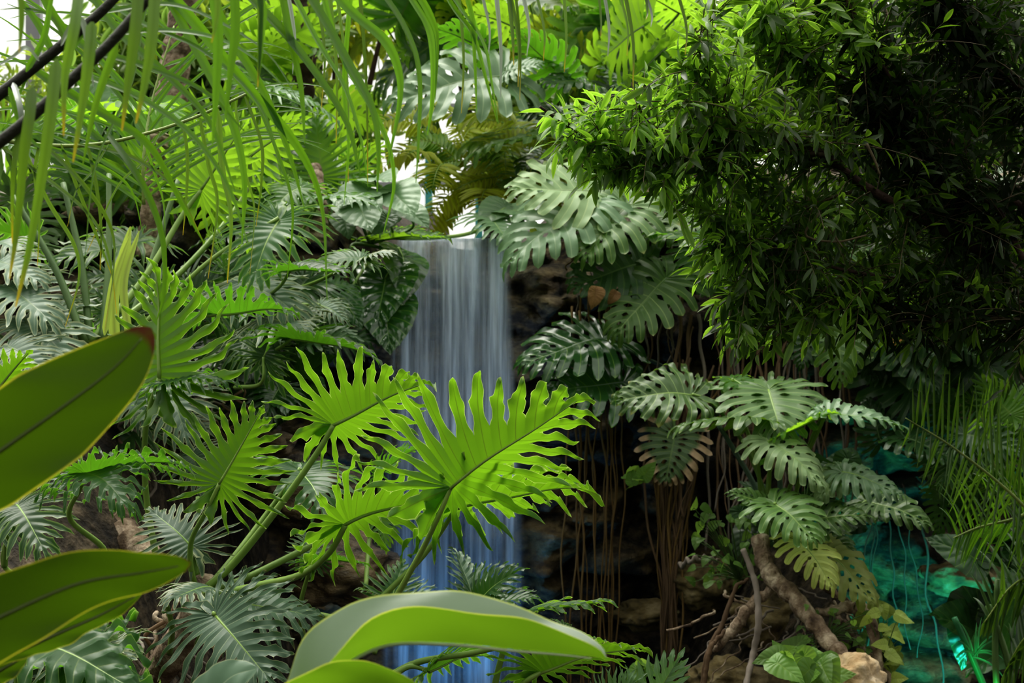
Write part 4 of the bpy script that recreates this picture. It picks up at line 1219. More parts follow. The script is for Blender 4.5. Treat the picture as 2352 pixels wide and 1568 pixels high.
# frond E: lower left sweep of thin leaflets with drooping yellow tips
fe = empty('palm_frond', P(-80, 300, 3.3), 'lower palm frond with thin lime leaflets curling down over the philodendron stalks', 'palm frond')
rachis(fe, [(-80, 300, 3.3), (60, 330, 3.3), (230, 330, 3.35), (420, 280, 3.4), (600, 200, 3.5)], .006, .003, M_RACHISG)
en = [([(100, 330, 3.3), (190, 420, 3.25), (255, 520, 3.25), (262, 620, 3.25), (240, 760, 3.25)], .013), ([(240, 300, 3.2), (300, 380, 3.15), (345, 460, 3.15), (375, 560, 3.15), (376, 680, 3.15), (360, 735, 3.15)], .018),
      ([(140, 330, 3.3), (190, 460, 3.3), (230, 560, 3.3), (260, 640, 3.3)], .012), ([(-20, 320, 3.3), (120, 420, 3.3), (210, 500, 3.3), (250, 590, 3.3), (268, 720, 3.3)], .012),
      ([(50, 330, 3.3), (110, 460, 3.3), (170, 560, 3.3), (182, 640, 3.3), (150, 750, 3.3)], .012), ([(200, 330, 3.3), (220, 420, 3.3), (232, 520, 3.3), (230, 620, 3.3)], .010),
      ([(330, 310, 3.3), (350, 380, 3.3), (375, 460, 3.3), (380, 545, 3.3)], .009), ([(420, 280, 3.4), (430, 360, 3.4), (428, 450, 3.4), (420, 540, 3.4)], .010), ([(460, 270, 3.4), (480, 380, 3.4), (500, 470, 3.4), (478, 640, 3.4)], .013),
      ([(500, 250, 3.4), (510, 390, 3.4), (530, 500, 3.4), (522, 650, 3.4)], .018), ([(540, 230, 3.5), (560, 380, 3.5), (585, 480, 3.5), (574, 630, 3.5)], .011), ([(580, 210, 3.5), (640, 360, 3.5), (672, 480, 3.5), (660, 640, 3.5)], .011),
      ([(250, 330, 3.3), (215, 390, 3.3), (175, 440, 3.3), (155, 520, 3.3)], .009), ([(90, 330, 3.3), (80, 400, 3.3), (90, 500, 3.3), (86, 610, 3.3)], .009), ([(370, 300, 3.4), (330, 370, 3.4), (270, 430, 3.4), (200, 580, 3.4)], .010),
      ([(180, 330, 3.3), (300, 360, 3.3), (400, 430, 3.3), (470, 560, 3.3)], .012), ([(10, 320, 3.3), (150, 350, 3.3), (290, 420, 3.3), (330, 540, 3.3)], .011), ([(560, 215, 3.5), (600, 330, 3.5), (600, 420, 3.5), (588, 520, 3.5)], .010)]
for k, (pts, w) in enumerate(en):
    leaflet(fe, pts, w, M_PALM if k % 5 == 1 else M_PALMY, (.5 if k % 2 else -.5, -1, .4), 22, .2 * (k % 5 - 2))
# frond F: fine upright leaflets behind
ff = empty('palm_frond', P(330, 470, 4.6), 'lime palm frond with stiff upright leaflets behind the black stems', 'palm frond')
rachis(ff, [(330, 470, 4.6), (330, 360, 4.6), (350, 230, 4.7), (400, 60, 4.8)], .006, .003, M_RACHISG)
for k in range(34):
    t = k / 33
    p0 = spline(Q([(330, 470, 4.6), (330, 360, 4.6), (350, 230, 4.7), (400, 60, 4.8)]), 34)[k]
    sgn = 1 if k % 2 else -1
    d = unit((sgn * rg.uniform(.5, .9), rg.uniform(-.25, .25), rg.uniform(.3, .9)))
    leaflet(ff, fall_path(p0, d, rg.uniform(.45, .75), rg.uniform(.5, 1.3)), .018, M_PALM, (0, -1, .5), 14, world=True)


def comb_frond(label, pts, n, l, w, mat, rmat=M_RACHISG, r0=.008, up=.6, droop=.8, seed=0, nrm=(.2, -1, .3), side=(1, -1), spread=.5, slant=.5):
    rr = np.random.RandomState(seed)
    pp = spline(Q(pts), 60)
    e = empty('palm_frond', pp[0], label, 'palm frond')
    V, F = tube(pp, [r0, r0 * .3], 8)
    mk('rachis', V, F, rmat, e)
    for k in range(n):
        t = .15 + .83 * k / (n - 1)
        i = int(t * 59)
        T = unit(pp[min(i + 1, 59)] - pp[max(i - 1, 0)])
        s = side[k % len(side)]
        q = unit(np.cross(T, np.array([0, -1., 0.]))) * s
        q = np.array([.25, 0, 1.0]) if s > 0 else np.array([-.05, -.1, -.75])
        d = unit(T * slant + q * up + np.array([0, rr.uniform(-spread, spread), 0]))
        ll = l * (1 if s > 0 else .7) * (math.sin(PI * (t * .8 + .15)) ** .6) * rr.uniform(.85, 1.1)
        leaflet(e, fall_path(pp[i], d, ll, droop * rr.uniform(.7, 1.2)), w, mat, nrm, 12, rr.uniform(-.3, .3), world=True)
    return e


comb_frond('areca palm frond with comb of dark narrow leaflets rising along an arched green midrib', [(2460, 1290, 5.6), (2340, 1150, 5.6), (2200, 1035, 5.6), (2080, 960, 5.6)], 60, .36, .012, M_PALMD, seed=1, up=1.0, droop=.12, slant=.22)
comb_frond('drooping palm frond with fine lime leaflets below the areca comb', [(2420, 1150, 5.8), (2330, 1190, 5.8), (2250, 1210, 5.8), (2190, 1235, 5.8)], 44, .30, .011, M_PALM, seed=2, up=.9, droop=.9)
comb_frond('shaded palm frond hanging into the dark corner behind the teal stalk', [(2470, 1290, 5.7), (2390, 1310, 5.7), (2320, 1350, 5.8), (2260, 1430, 5.8)], 40, .32, .020, M_PALMD, seed=3, up=.8, droop=.8)
comb_frond('lowest shaded palm frond filling the bottom corner', [(2480, 1420, 5.6), (2410, 1430, 5.6), (2350, 1470, 5.7), (2300, 1560, 5.8)], 36, .34, .020, M_PALMD, seed=4, up=.8, droop=.9)
comb_frond('palm frond seen through the shrub beside the pale trunk', [(2480, 1010, 7.5), (2380, 960, 7.5), (2290, 940, 7.5), (2220, 900, 7.6)], 40, .36, .014, M_PALM, seed=5, up=.9, droop=.3)
comb_frond('palm frond with upright leaflets at the far edge over the white wall', [(2460, 1330, 6.2), (2370, 1190, 6.2), (2290, 1080, 6.2), (2250, 940, 6.2)], 40, .36, .012, M_PALMD, seed=6, up=.9, droop=.3)
for lab, pts in (('dark cane stem standing in the shaded bottom corner', [(2290, 1600, 5.9), (2286, 1480, 5.9), (2292, 1330, 5.9)]), ('thin ochre cane leaning in the bottom corner', [(2330, 1600, 5.9), (2310, 1500, 5.9), (2270, 1390, 5.9)])):
    V, F = tube(spline(Q(pts), 12), .014, 8)
    tag(mk('palm_cane', V, F, M_STEMD, loc=P(*pts[0])), lab, 'cane')
gs = empty('palm_stalk', P(2270, 1600, 6.1), 'straight teal lit stalk leaning in the dark bottom corner', 'stalk')
V, F = tube(spline(Q([(2270, 1600, 6.1), (2228, 1500, 6.1), (2192, 1418, 6.1)]), 12), [.016, .013], 8)
mk('stem', V, F, M_PALMT, gs)
for k in range(12):
    p0 = P(2232 + k % 4 * 4, 1500 + k, 6.08)
    leaflet(gs, fall_path(p0, (rg.uniform(-.6, .6), -.1, rg.uniform(-.1, 1)), rg.uniform(.10, .2), 1.6), .010, M_PALMT, (0, -1, .2), 9, world=True)

# ------------------------------------------------------------------ the dark shrub on the right
def lance(L, w, cup=.25, droop=.15, n=6):
    """small lance leaf of length L along +y: V (k,3), F, mask"""
    t = np.linspace(0, 1, n)
    pr = np.sin(PI * np.clip(t * .94 + .03, 0, 1)) ** .85 * (1 - .25 * t)
    pr[0] = .08
    pr[-1] = 0
    V, M = [], []
    for i in range(n):
        for c in (-1, 0, 1):
            V.append((c * w * .5 * pr[i], L * t[i], abs(c) * cup * w * .5 * pr[i] - droop * L * t[i] ** 2))
            M.append((c == 0, abs(c) == 1, 0))
    F = []
    for i in range(n - 1):
        for j in range(2):
            a = i * 3 + j
            F.append([a, a + 1, a + 4, a + 3])
    return np.array(V), F, np.array(M, float)


LF = [lance(1, .27, .3, .10 + .08 * k) for k in range(4)]
LFA = [(v, np.array(f), m_) for v, f, m_ in LF]


class FastBag:
    def __init__(self):
        self.V, self.F, self.M, self.n = [], [], [], 0

    def leaf(self, p, d, nrm, L, k):
        V, F, M = LFA[k % 4]
        ey = unit(d)
        ez = nrm - ey * np.dot(nrm, ey)
        nn = np.linalg.norm(ez)
        ez = ez / nn if nn > 1e-3 else unit(np.cross(ey, (1, .3, 0)))
        R = np.stack([np.cross(ey, ez), ey, ez])
        self.V.append(p + (V * L) @ R)
        self.F.append(F + self.n)
        self.M.append(M)
        self.n += len(V)

    def make(self, name, mat, parent):
        if not self.V:
            return None
        return mk(name, np.vstack(self.V), np.vstack(self.F), mat, parent, np.vstack(self.M))


def spray(fol, tw, p0, d0, length, nleaf, rr, ll=.075, droop=.5):
    """one twig with leaves; tw collects the twig"""
    path = fall_path(p0, d0, length, droop, 8)
    V, F = tube(path, [.0022, .0009], 4, False)
    tw.add(V, F)
    T = np.gradient(path, axis=0)
    for k in range(nleaf):
        t = (k + .6) / nleaf
        i = min(int(t * 7), 6)
        p = path[i] + (path[i + 1] - path[i]) * (t * 7 - i)
        ax = unit(T[i])
        r = unit(rr.normal(size=3))
        r = unit(r - ax * np.dot(r, ax))
        if k == nleaf - 1:
            r = r * .2
        d = unit(ax * rr.uniform(.45, .9) + r * rr.uniform(.6, 1.0) + np.array([0, 0, -.12]))
        n = unit(np.array([0, 0, 1.0]) + .55 * rr.normal(size=3))
        fol.leaf(p, d, n, ll * rr.uniform(.7, 1.15), rr.randint(4))


sh = empty('shrub', P(2600, 900, 5.2), 'dense dark shrub with narrow leaves overhanging from the edge beside the waterfall garden', 'shrub')
rr = np.random.RandomState(21)
BR = [  # main branches (screen path, depth) and how far leaves reach around them, number of sprays
    ([(2600, 760, 5.0), (2352, 630, 4.9), (2150, 520, 4.8), (1990, 430, 4.7), (1880, 350, 4.6), (1760, 312, 4.5), (1560, 308, 4.4), (1400, 330, 4.3), (1300, 285, 4.25), (1240, 245, 4.2)], .022, 190),
    ([(1900, 355, 4.6), (1700, 345, 4.5), (1560, 375, 4.4), (1430, 388, 4.3)], .008, 70),
    ([(1760, 312, 4.5), (1690, 290, 4.45), (1650, 220, 4.4), (1612, 140, 4.35), (1600, 70, 4.3)], .007, 70),
    ([(1520, 308, 4.4), (1480, 270, 4.35), (1462, 225, 4.3), (1450, 190, 4.3)], .005, 26),
    ([(2600, 640, 5.2), (2352, 480, 5.1), (2150, 300, 5.0), (2030, 160, 4.9), (1960, 30, 4.8), (1900, -80, 4.8)], .018, 170),
    ([(2150, 300, 5.0), (1980, 200, 4.9), (1830, 130, 4.8), (1740, 40, 4.7)], .010, 110),
    ([(2600, 400, 5.3), (2400, 250, 5.2), (2250, 120, 5.1), (2150, -40, 5.0)], .016, 150),
    ([(2600, 860, 5.1), (2352, 700, 5.0), (2200, 655, 4.9), (2050, 640, 4.8), (1900, 610, 4.7), (1760, 560, 4.6), (1650, 520, 4.5)], .012, 150),
    ([(2050, 645, 4.8), (1950, 680, 4.75), (1860, 720, 4.7), (1790, 752, 4.65), (1650, 730, 4.6)], .007, 80),
    ([(2350, 620, 4.9), (2200, 560, 5.2), (2000, 520, 5.3), (1800, 470, 5.2), (1640, 440, 5.1)], .010, 130),
    ([(2600, 780, 4.9), (2400, 740, 4.8), (2250, 730, 4.8), (2120, 740, 4.8), (2000, 720, 4.75)], .008, 90),
    ([(2352, 600, 4.8), (2290, 480, 4.8), (2210, 440, 4.8), (2120, 350, 4.8), (2060, 280, 4.8)], .012, 110),
    ([(1990, 430, 4.7), (1850, 480, 4.65), (1740, 600, 4.6), (1690, 690, 4.6)], .006, 80),
]
for bi, (pts, r0, ns_) in enumerate(BR):
    pp = spline(Q(pts), 60)
    V, F = tube(pp, [r0, max(.002, r0 * .2)], 8)
    br = mk('branch', V, F, M_BARKD if r0 > .009 else M_TWIG, sh)
    fol, sunlit, tw = FastBag(), FastBag(), Bag()
    for k in range(ns_):
        t = rr.uniform(.05, 1.0) ** .8
        i = min(int(t * 59), 58)
        p = pp[i] + (pp[i + 1] - pp[i]) * rr.rand()
        T = unit(pp[i + 1] - pp[i])
        sc = 1.0 if i < 45 else .7
        d = unit(T * .55 + rr.normal(size=3) * np.array([.7, .75, .75]) + np.array([-.25, 0, -.05]))
        L = rr.uniform(.16, .42) * sc
        end = p + d * L
        px = 1176 + end[0] / end[1] / KF * 2352
        py = 784 - (end[2] - CZ) / end[1] / KF * 2352
        lim = np.interp(py, [-100, 60, 130, 190, 240, 400, 440, 600, 700, 760], [1640, 1590, 1500, 1410, 1225, 1300, 1560, 1590, 1600, 1640])
        if px < lim:
            continue
        if py > 790 or (py > 640 and px < 1620):
            continue
        lit = px < 1560 or (py < 150 and px < 2020) or (px < 1700 and rr.rand() < .5) or (py > 650 and px < 2100 and rr.rand() < .6)  # brighter leaf colour goes where light falls, chosen by position
        spray(sunlit if (lit and rr.rand() < .8) or rr.rand() < .03 else fol, tw, p, d, L, rr.randint(9, 16), rr, .083 if lit else .075)
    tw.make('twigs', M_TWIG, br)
    fol.make('foliage', M_SHRUBD if bi in (6, 10, 11, 4) else M_SHRUB, br)  # these branches take the leaf colour darkened for shade
    sunlit.make('sunlit_foliage', M_SHRUBL, br)
# crown foliage added unseen above the frame to block sky light from the shrub
pp = spline(Q([(2700, 500, 5.2), (2500, -100, 5.0), (2200, -260, 4.8), (1900, -330, 4.6)]), 30)
V, F = tube(pp, [.03, .012], 8)
br = mk('branch', V, F, M_BARKD, sh)
fol, tw = FastBag(), Bag()
for k in range(300):
    x, y = rr.uniform(1.9, 3.9), rr.uniform(3.3, 5.6)
    spray(fol, tw, np.array([x, y, CZ + 784 / 2352 * KF * y + .25 + rr.uniform(0, .7)]), unit(rr.normal(size=3) * np.array([1, 1, .5])), .45, 16, rr, .12)
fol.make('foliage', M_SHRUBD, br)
tw.make('twigs', M_TWIG, br)
# dark leaf layer added behind, deep shade put into its leaf colour
pp = spline(Q([(2700, 500, 5.8), (2500, 300, 5.8), (2300, 150, 5.8), (2200, -50, 5.8)]), 30)
V, F = tube(pp, [.03, .012], 8)
br = mk('branch', V, F, M_BARKD, sh)
fol, tw = FastBag(), Bag()
for k in range(330):
    px, py = rr.uniform(1950, 2420), rr.uniform(-60, 760)
    if px < 1950 + max(0, (py - 100)) * .25:
        continue
    spray(fol, tw, P(px, py, rr.uniform(5.3, 6.1)), unit(rr.normal(size=3) + np.array([-.4, 0, -.2])), .35, 14, rr, .085)
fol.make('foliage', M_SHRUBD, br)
tw.make('twigs', M_TWIG, br)
for pts in ([(1880, 490, 4.5), (1850, 540, 4.5), (1920, 555, 4.5), (1990, 540, 4.5)], [(1915, 500, 4.45), (1918, 540, 4.45), (1935, 568, 4.45)], [(1990, 330, 4.4), (2010, 370, 4.4), (2020, 400, 4.4)]):
    V, F = tube(spline(Q(pts), 12), [.005, .003], 6)
    mk('dry_twig', V, F, M_TWIG, sh)
V, F = tube(spline(Q([(2600, 1500, 5.3), (2560, 1100, 5.2), (2600, 800, 5.1), (2620, 400, 5.3)]), 20), [.06, .04], 10)
mk('trunk', V, F, M_BARKD, sh)

# ------------------------------------------------------------------ hanging roots
def root(label, group, pts, r, mat, jit=.02, n=26, name='hanging_root'):
    p = spline(Q(pts), n)
    ph_ = rg.uniform(0, 6, 4)
    s = np.linspace(0, 1, n)
    p[:, 0] += jit * (np.sin(s * 9 + ph_[0]) * .6 + np.sin(s * 23 + ph_[1]) * .4)
    p[:, 1] += jit * (np.sin(s * 8 + ph_[2]) * .6 + np.sin(s * 19 + ph_[3]) * .4)
    V, F = tube(p, [r, r * .7], 6)
    o = mk(name, V, F, mat, loc=p[0])
    return tag(o, label, 'root', group)


for k in range(13):
    x = [1322, 1330, 1348, 1362, 1372, 1384, 1398, 1408, 1412, 1300, 1340, 1390, 1426][k]
    root('thin ochre root hanging straight down the black rock right beside the waterfall', 'ochre roots beside the fall', [(x + rg.uniform(-15, 15), 640 + rg.uniform(0, 250), 7.62), (x + rg.uniform(-8, 8), 1000, 7.6), (x + rg.uniform(-10, 10), 1250, 7.55), (x + rg.uniform(-12, 12), 1600, 7.5)], rg.uniform(.004, .009), M_ROOTO)
for k in range(26):
    x = rg.uniform(1490, 1580)
    root('brown root in the dense hanging bundle below the withered monstera', 'root bundle below the withered monstera', [(x + rg.uniform(-50, 90), 820 + rg.uniform(0, 120), 7.55), (x + rg.uniform(-20, 40), 1080, 7.5), (x * .55 + 1535 * .45 + rg.uniform(-14, 14), 1330, 7.4), (1535 + (x - 1535) * .45 + rg.uniform(-8, 8), 1620, 7.35)], rg.uniform(.004, .010), (M_ROOT, M_ROOTO, M_ROOT)[k % 3])
for k in range(36):
    x = rg.uniform(1560, 1960)
    root('greyish root in the curtain behind the tall monstera clump', 'root curtain behind the monstera clump', [(x + rg.uniform(-20, 20), 700 + rg.uniform(-60, 60), 7.5), (x + rg.uniform(-15, 15), 860, 7.48), (x + rg.uniform(-25, 25), 1050, 7.42), (x + rg.uniform(-50, 30), 1200 + rg.uniform(-60, 100), 7.3)], rg.uniform(.004, .011), (M_ROOT, M_ROOTG, M_ROOT)[k % 3])
for k in range(14):
    x = rg.uniform(1330, 1560)
    root('short root hanging behind the wet glossy monstera leaves', 'short roots behind the glossy monstera', [(x, 600 + rg.uniform(-40, 90), 7.66), (x + rg.uniform(-14, 14), 740, 7.62), (x + rg.uniform(-20, 20), 860 + rg.uniform(-60, 120), 7.6)], rg.uniform(.003, .008), (M_ROOT, M_ROOTG)[k % 2])
for k, (x, y0, y1) in enumerate([(1316, 520, 640), (1322, 525, 600), (1310, 530, 620), (1328, 520, 580)]):
    root('looped brown root dangling under the pale monstera at the rock edge', 'roots under the pale monstera', [(x, y0, 7.6), (x + 6, (y0 + y1) / 2, 7.55), (x - 6, y1, 7.55)], .007, M_ROOT)
for k, x in enumerate([2015, 2040, 2066, 1985, 1995, 1972]):
    root('thin vine dangling over the teal lit rock', 'vines over the teal rock', [(x, 1080 + 15 * k, 7.3), (x + 25, 1220, 7.25), (x + 42 if k < 3 else x, 1350, 7.2), (x + 45 if k < 3 else x, 1470 + 20 * (k % 3), 7.15)], rg.uniform(.004, .006), M_VINED)
root('long single vine at the far side of the teal lit rock', None, [(2098, 1175, 7.25), (2122, 1240, 7.2), (2138, 1380, 7.15), (2155, 1480, 7.1), (2160, 1620, 7.1)], .007, M_VINED)
for k in range(18):
    x = rg.uniform(60, 330)
    root('tangled dry root on the bank behind the upper ginger leaf', 'tangled roots on the bank', [(x, 900 + rg.uniform(-60, 80), 6.0), (x + rg.uniform(-60, 60), 1040, 5.95), (x + rg.uniform(-60, 60), 1180 + rg.uniform(0, 100), 5.8)], rg.uniform(.004, .010), (M_ROOT, M_ROOTG)[k % 2], .05)
for k in range(14):
    x = rg.uniform(300, 560)
    root('dry root sprawling over the soil near the dusty philodendron trunk', 'roots by the philodendron trunk', [(x, 1400 + rg.uniform(-60, 80), 4.75), (x + rg.uniform(-80, 60), 1480, 4.7), (x + rg.uniform(-120, 60), 1600, 4.6)], rg.uniform(.005, .012), (M_ROOT, M_ROOTG, M_BARK)[k % 3], .03)
for k in range(14):
    x = rg.uniform(400, 560)
    root('root hanging over the brown rocks under the lit philodendron fan', 'roots under the lit fan', [(x, 840 + rg.uniform(-30, 50), 6.4), (x + rg.uniform(-40, 40), 930, 6.35), (x + rg.uniform(-60, 60), 1010 + rg.uniform(0, 80), 6.3)], rg.uniform(.004, .010), (M_ROOT, M_ROOTG)[k % 2], .05)
# sticks and branches on the mound
def stick(name, label, pts, r, mat, cat='branch', jit=.012, k=9, n=40):
    p = spline(Q(pts), n)
    s = np.linspace(0, 1, n)
    p[:, 2] += jit * np.sin(s * 31 + float(np.mean(r)) * 900) + jit * .5 * np.sin(s * 67)
    rr_ = np.interp(s, np.linspace(0, 1, len(r)), r) * (1 + .10 * np.sin(s * 60) + .07 * np.sin(s * 93 + 1)) if np.ndim(r) else r
    V, F = tube(p, rr_, k)
    return tag(mk(name, V, F, mat, loc=p[0]), label, cat)


r_ = lambda *a: np.array(a)
stick('fallen_branch', 'thick pale knobbly branch leaning down across the mound', [(1745, 1235, 6.45), (1765, 1310, 6.35), (1830, 1380, 6.2), (1885, 1450, 6.1), (1935, 1510, 6.0), (1985, 1590, 5.9)], r_(.040, .042, .040, .036, .032), M_BARK, jit=.004, k=12)
stick('fallen_branch', 'bent grey branch running to the lower side from the thick knobbly branch', [(1775, 1350, 6.35), (1720, 1395, 6.3), (1690, 1440, 6.3), (1635, 1495, 6.3)], r_(.020, .026, .026, .018), M_BARK, jit=.006)
stick('fallen_branch', 'pale curved branch arching behind the thick knobbly branch toward the teal rock', [(1870, 1410, 6.25), (1950, 1395, 6.25), (1990, 1410, 6.2), (2012, 1480, 6.15), (2022, 1580, 6.1)], r_(.016, .030, .026, .016), M_BARK, jit=.006)
stick('fallen_branch', 'thin smooth brown sapling leaning upright before the tan boulder', [(1706, 1260, 6.2), (1735, 1340, 6.15), (1742, 1430, 6.1), (1730, 1500, 6.1), (1712, 1580, 6.0)], r_(.012, .015, .013), M_ROOTG, jit=.003)
stick('fallen_branch', 'dark red brown twig curving up from the bottom beside the root bundle', [(1612, 1580, 6.3), (1625, 1500, 6.3), (1660, 1430, 6.35), (1690, 1350, 6.4), (1720, 1330, 6.4)], r_(.010, .012, .007), M_ROOT, jit=.004)
stick('fallen_branch', 'second red brown twig hugging the mossy rock', [(1616, 1580, 6.25), (1632, 1490, 6.25), (1665, 1450, 6.3)], r_(.011, .009), M_ROOT, jit=.004)
stick('fallen_branch', 'grey twig arching over the small leaved creeper', [(1560, 1300, 6.9), (1590, 1285, 6.8), (1625, 1283, 6.8), (1650, 1290, 6.8)], r_(.010, .008), M_ROOTG)
stick('fallen_branch', 'brown stick sloping behind the yellowing monstera leaf', [(1850, 1300, 6.6), (1900, 1350, 6.6), (1960, 1390, 6.6)], r_(.018, .014), M_BARK)
stick('fallen_branch', 'brown stick running down the mound behind the pale stone', [(1910, 1400, 6.4), (1960, 1460, 6.3), (2010, 1520, 6.2), (2060, 1580, 6.1)], r_(.016, .014), M_BARK)
for k in range(24):
    x, y = rg.uniform(1640, 1960), rg.uniform(1320, 1480)
    a = rg.uniform(0, PI)
    root('thin dry twig in the tangle on the mound', 'dry twigs on the mound', [(x, y, 6.5), (x + 40 * math.cos(a), y + 40 * abs(math.sin(a)) + 15, 6.45), (x + 110 * math.cos(a + .3), y + 100 * abs(math.sin(a)) + 25, 6.4)], rg.uniform(.003, .008), (M_ROOTG, M_BARK)[k % 2], .02, name='dry_twig')
stick('bare_root', 'bare curved pale trunk on the bank between the two ginger leaves', [(215, 1080, 5.8), (245, 1130, 5.7), (262, 1200, 5.6), (300, 1245, 5.5), (350, 1290, 5.4)], r_(.06, .07, .065, .05), M_BARK, 'tree', jit=.004, k=14)
stick('bare_root', 'upright brown post like trunk behind the curved bare one', [(285, 1340, 5.9), (285, 1180, 5.9), (290, 1060, 5.95)], r_(.05, .045), M_BARK, 'tree', jit=.004, k=12)
stick('bare_tree', 'rough brown trunk rising behind the hanging palm leaflets', [(370, 430, 8.6), (385, 280, 8.6), (405, 130, 8.6), (425, 0, 8.6), (435, -150, 8.6)], r_(.11, .095, .08, .08), M_BARK, 'tree', jit=.01, k=14)
stick('bare_tree', 'slim ringed brown stem standing behind the tall philodendron', [(335, 590, 7.0), (350, 450, 7.0), (362, 350, 7.0), (370, 300, 7.0)], r_(.05, .045), M_BARK, 'tree', jit=.004, k=12)
stick('bare_tree', 'fibrous brown stem hanging behind the slope philodendron', [(725, 560, 7.4), (735, 480, 7.4), (722, 380, 7.5)], r_(.05, .035), M_BARK, 'tree', jit=.006, k=10)
stick('bare_tree', 'pale smooth trunk at the far edge beyond the palm', [(2342, 1080, 9.5), (2343, 900, 9.5), (2345, 700, 9.5)], r_(.045, .045), M_CONC, 'tree', jit=.001, k=12)
stick('bare_tree', 'dark upright trunk at the top behind the arching palm leaflets', [(700, 300, 9.5), (690, 100, 9.5), (680, -120, 9.5)], r_(.08, .06), M_BARKD, 'tree', jit=.004, k=12)

# ------------------------------------------------------------------ small ground plants
def small_plant(name, label, cat, root_, n, area, ll, mat, seed, spec=HRT, dep=.15, ns=6, group=None, stem=True, nrm=(0, -.7, .7), pm=M_STEMD):
    q = np.random.RandomState(seed)
    e = empty(name, P(*root_), label, cat, group)
    x0, y0, x1, y1 = area
    for k in range(n):
        px, py = q.uniform(x0, x1), q.uniform(y0, y1)
        d = root_[2] + q.uniform(-dep, dep)
        b = P(px, py, d)
        dirv = unit(q.normal(size=3) * np.array([1, .5, .8]) + np.array([0, -.3, -.3]))
        t = b + dirv * ll * q.uniform(.6, 1.15)
        L, R = frame(b, t, np.array(nrm) + .5 * q.normal(size=3))
        V, F, M = blade(spec, seed * 50 + k, ns=ns, droop=.2, fold=.15, wid=.9)
        o = mk('leaf', b + (V * L) @ R, F, mat, e, M)
        if stem:
            rt = P(*root_)
            V, F = tube(spline([b, (b * .5 + rt * .5) + np.array([0, 0, .12 * ll + .1 * abs(b[0] - rt[0])]), rt], 8), [.0015, .003], 5)
            mk('petiole', V, F, pm, o)
    return e


small_plant('creeper', 'small leaved pale green creeper climbing the twigs over the tan boulder', 'creeper', (1700, 1330, 6.7), 70, (1590, 1160, 1760, 1350), .05, M_VINE, 1, ns=5)
small_plant('creeper', 'pale yellow green leafy creeper beside the curved branch at the teal rock', 'creeper', (2030, 1520, 6.2), 34, (1970, 1390, 2070, 1560), .07, M_VINEY, 2, ns=5)
small_plant('creeper', 'light green heart leaved creeper in front of the pale stone', 'creeper', (1840, 1600, 5.7), 24, (1780, 1490, 1900, 1568), .12, M_VINE, 3, ns=6)
small_plant('creeper', 'single light heart leaf standing by the mossy boulder', 'creeper', (1830, 1540, 5.9), 1, (1795, 1490, 1815, 1500), .16, M_VINE, 4, ns=7)
small_plant('creeper', 'leafy green sprout among roots left of the withered monstera', 'creeper', (1480, 1090, 7.2), 7, (1440, 1075, 1490, 1110), .09, M_VINE, 5, ns=6)
small_plant('creeper', 'feathery green weed growing under the thick knobbly branch', 'creeper', (1900, 1470, 6.2), 46, (1830, 1390, 2010, 1500), .035, M_VINE, 6, ns=4)
small_plant('creeper', 'green leafy shoot at the bottom beside the bright philodendron fan', 'creeper', (1480, 1560, 6.4), 8, (1455, 1520, 1500, 1568), .10, M_VINE, 7, ns=6)
small_plant('creeper', 'dark leafy undergrowth plant beneath the tall monstera clump', 'creeper', (1850, 1160, 6.9), 26, (1700, 1050, 2010, 1210), .16, M_MOND, 8, ns=6)
small_plant('creeper', 'small green leaves at the foot of the bank below the narrow ginger leaf', 'creeper', (260, 1520, 4.4), 9, (170, 1440, 310, 1530), .13, M_VINE, 9, ns=6)
o = small_plant('fallen_leaf', 'bright yellow fallen leaf lying beside the pale stone', 'leaf', (1885, 1526, 5.8), 1, (1880, 1522, 1890, 1528), .13, M_DRY, 10, stem=False, dep=.01)
for c in o.children:
    c.data.materials[0] = leaf_mat('yellow fallen leaf', (.7, .5, .03), (.6, .45, .04), (.7, .5, .03), (.6, .4, .05), None, .5, .3)
for k, (lab, b, t, d) in enumerate([('large dry tan leaf hanging under the dark monstera', (1368, 670), (1362, 712), 7.3), ('second dry tan leaf curled beside the first below the monstera', (1412, 675), (1398, 700), 7.3), ('orange brown dead leaf hanging in the dark under the shrub', (2062, 748), (2062, 810), 6.9), ('brown dead leaf above the rock ledge in shade', (1650, 620), (1620, 640), 7.4)]):
    L, R = frame(P(*b, d), P(*t, d), (.3, -1, .2))
    V, F, M = blade(HRT, 900 + k, ns=9, droop=.4, fold=.5, ruffle=.06)
    tag(mk('dead_leaf', P(*b, d) + (V * L) @ R, F, M_DRY, None, M, loc=P(*b, d)), lab, 'leaf')

# ------------------------------------------------------------------ filling plants on the plateau, bank and behind
def fill_plant(name, label, cat, root_, n, box_, dr, ll, spec, mats, seed, nrm=(0, -.45, .8), pm=M_STEMD, jit=.45, back=.0, kw=None, rad=(.006, .009), ns=8):
    q = np.random.RandomState(seed)
    e = empty(name, P(*root_), label, cat)
    x0, y0, x1, y1 = box_
    for k in range(n):
        px, py, d = q.uniform(x0, x1), q.uniform(y0, y1), q.uniform(*dr)
        b = P(px, py, d)
        dirv = unit(np.array([q.uniform(-1, 1), q.uniform(-.7, .3), q.uniform(-.55, .45)]))
        nv = np.array(nrm) + jit * q.normal(size=3)
        if q.rand() < back:
            nv = np.array([0, .8, .6]) + .35 * q.normal(size=3)
        l_ = ll * q.uniform(.7, 1.2)
        lk = dict(ns=ns, droop=q.uniform(.1, .3), fold=q.uniform(.05, .3), ruffle=.03)
        lk.update(kw or {})
        rt = P(*root_) + q.normal(size=3) * np.array([.08, .08, .02])
        st = [(b + rt) / 2 + np.array([0, .1, .12]), rt]
        leaf(e, spec, b, b + dirv * l_, nv, mats[q.randint(len(mats))], pm, seed * 97 + k, st, rad, midrib=False, **lk)
    return e


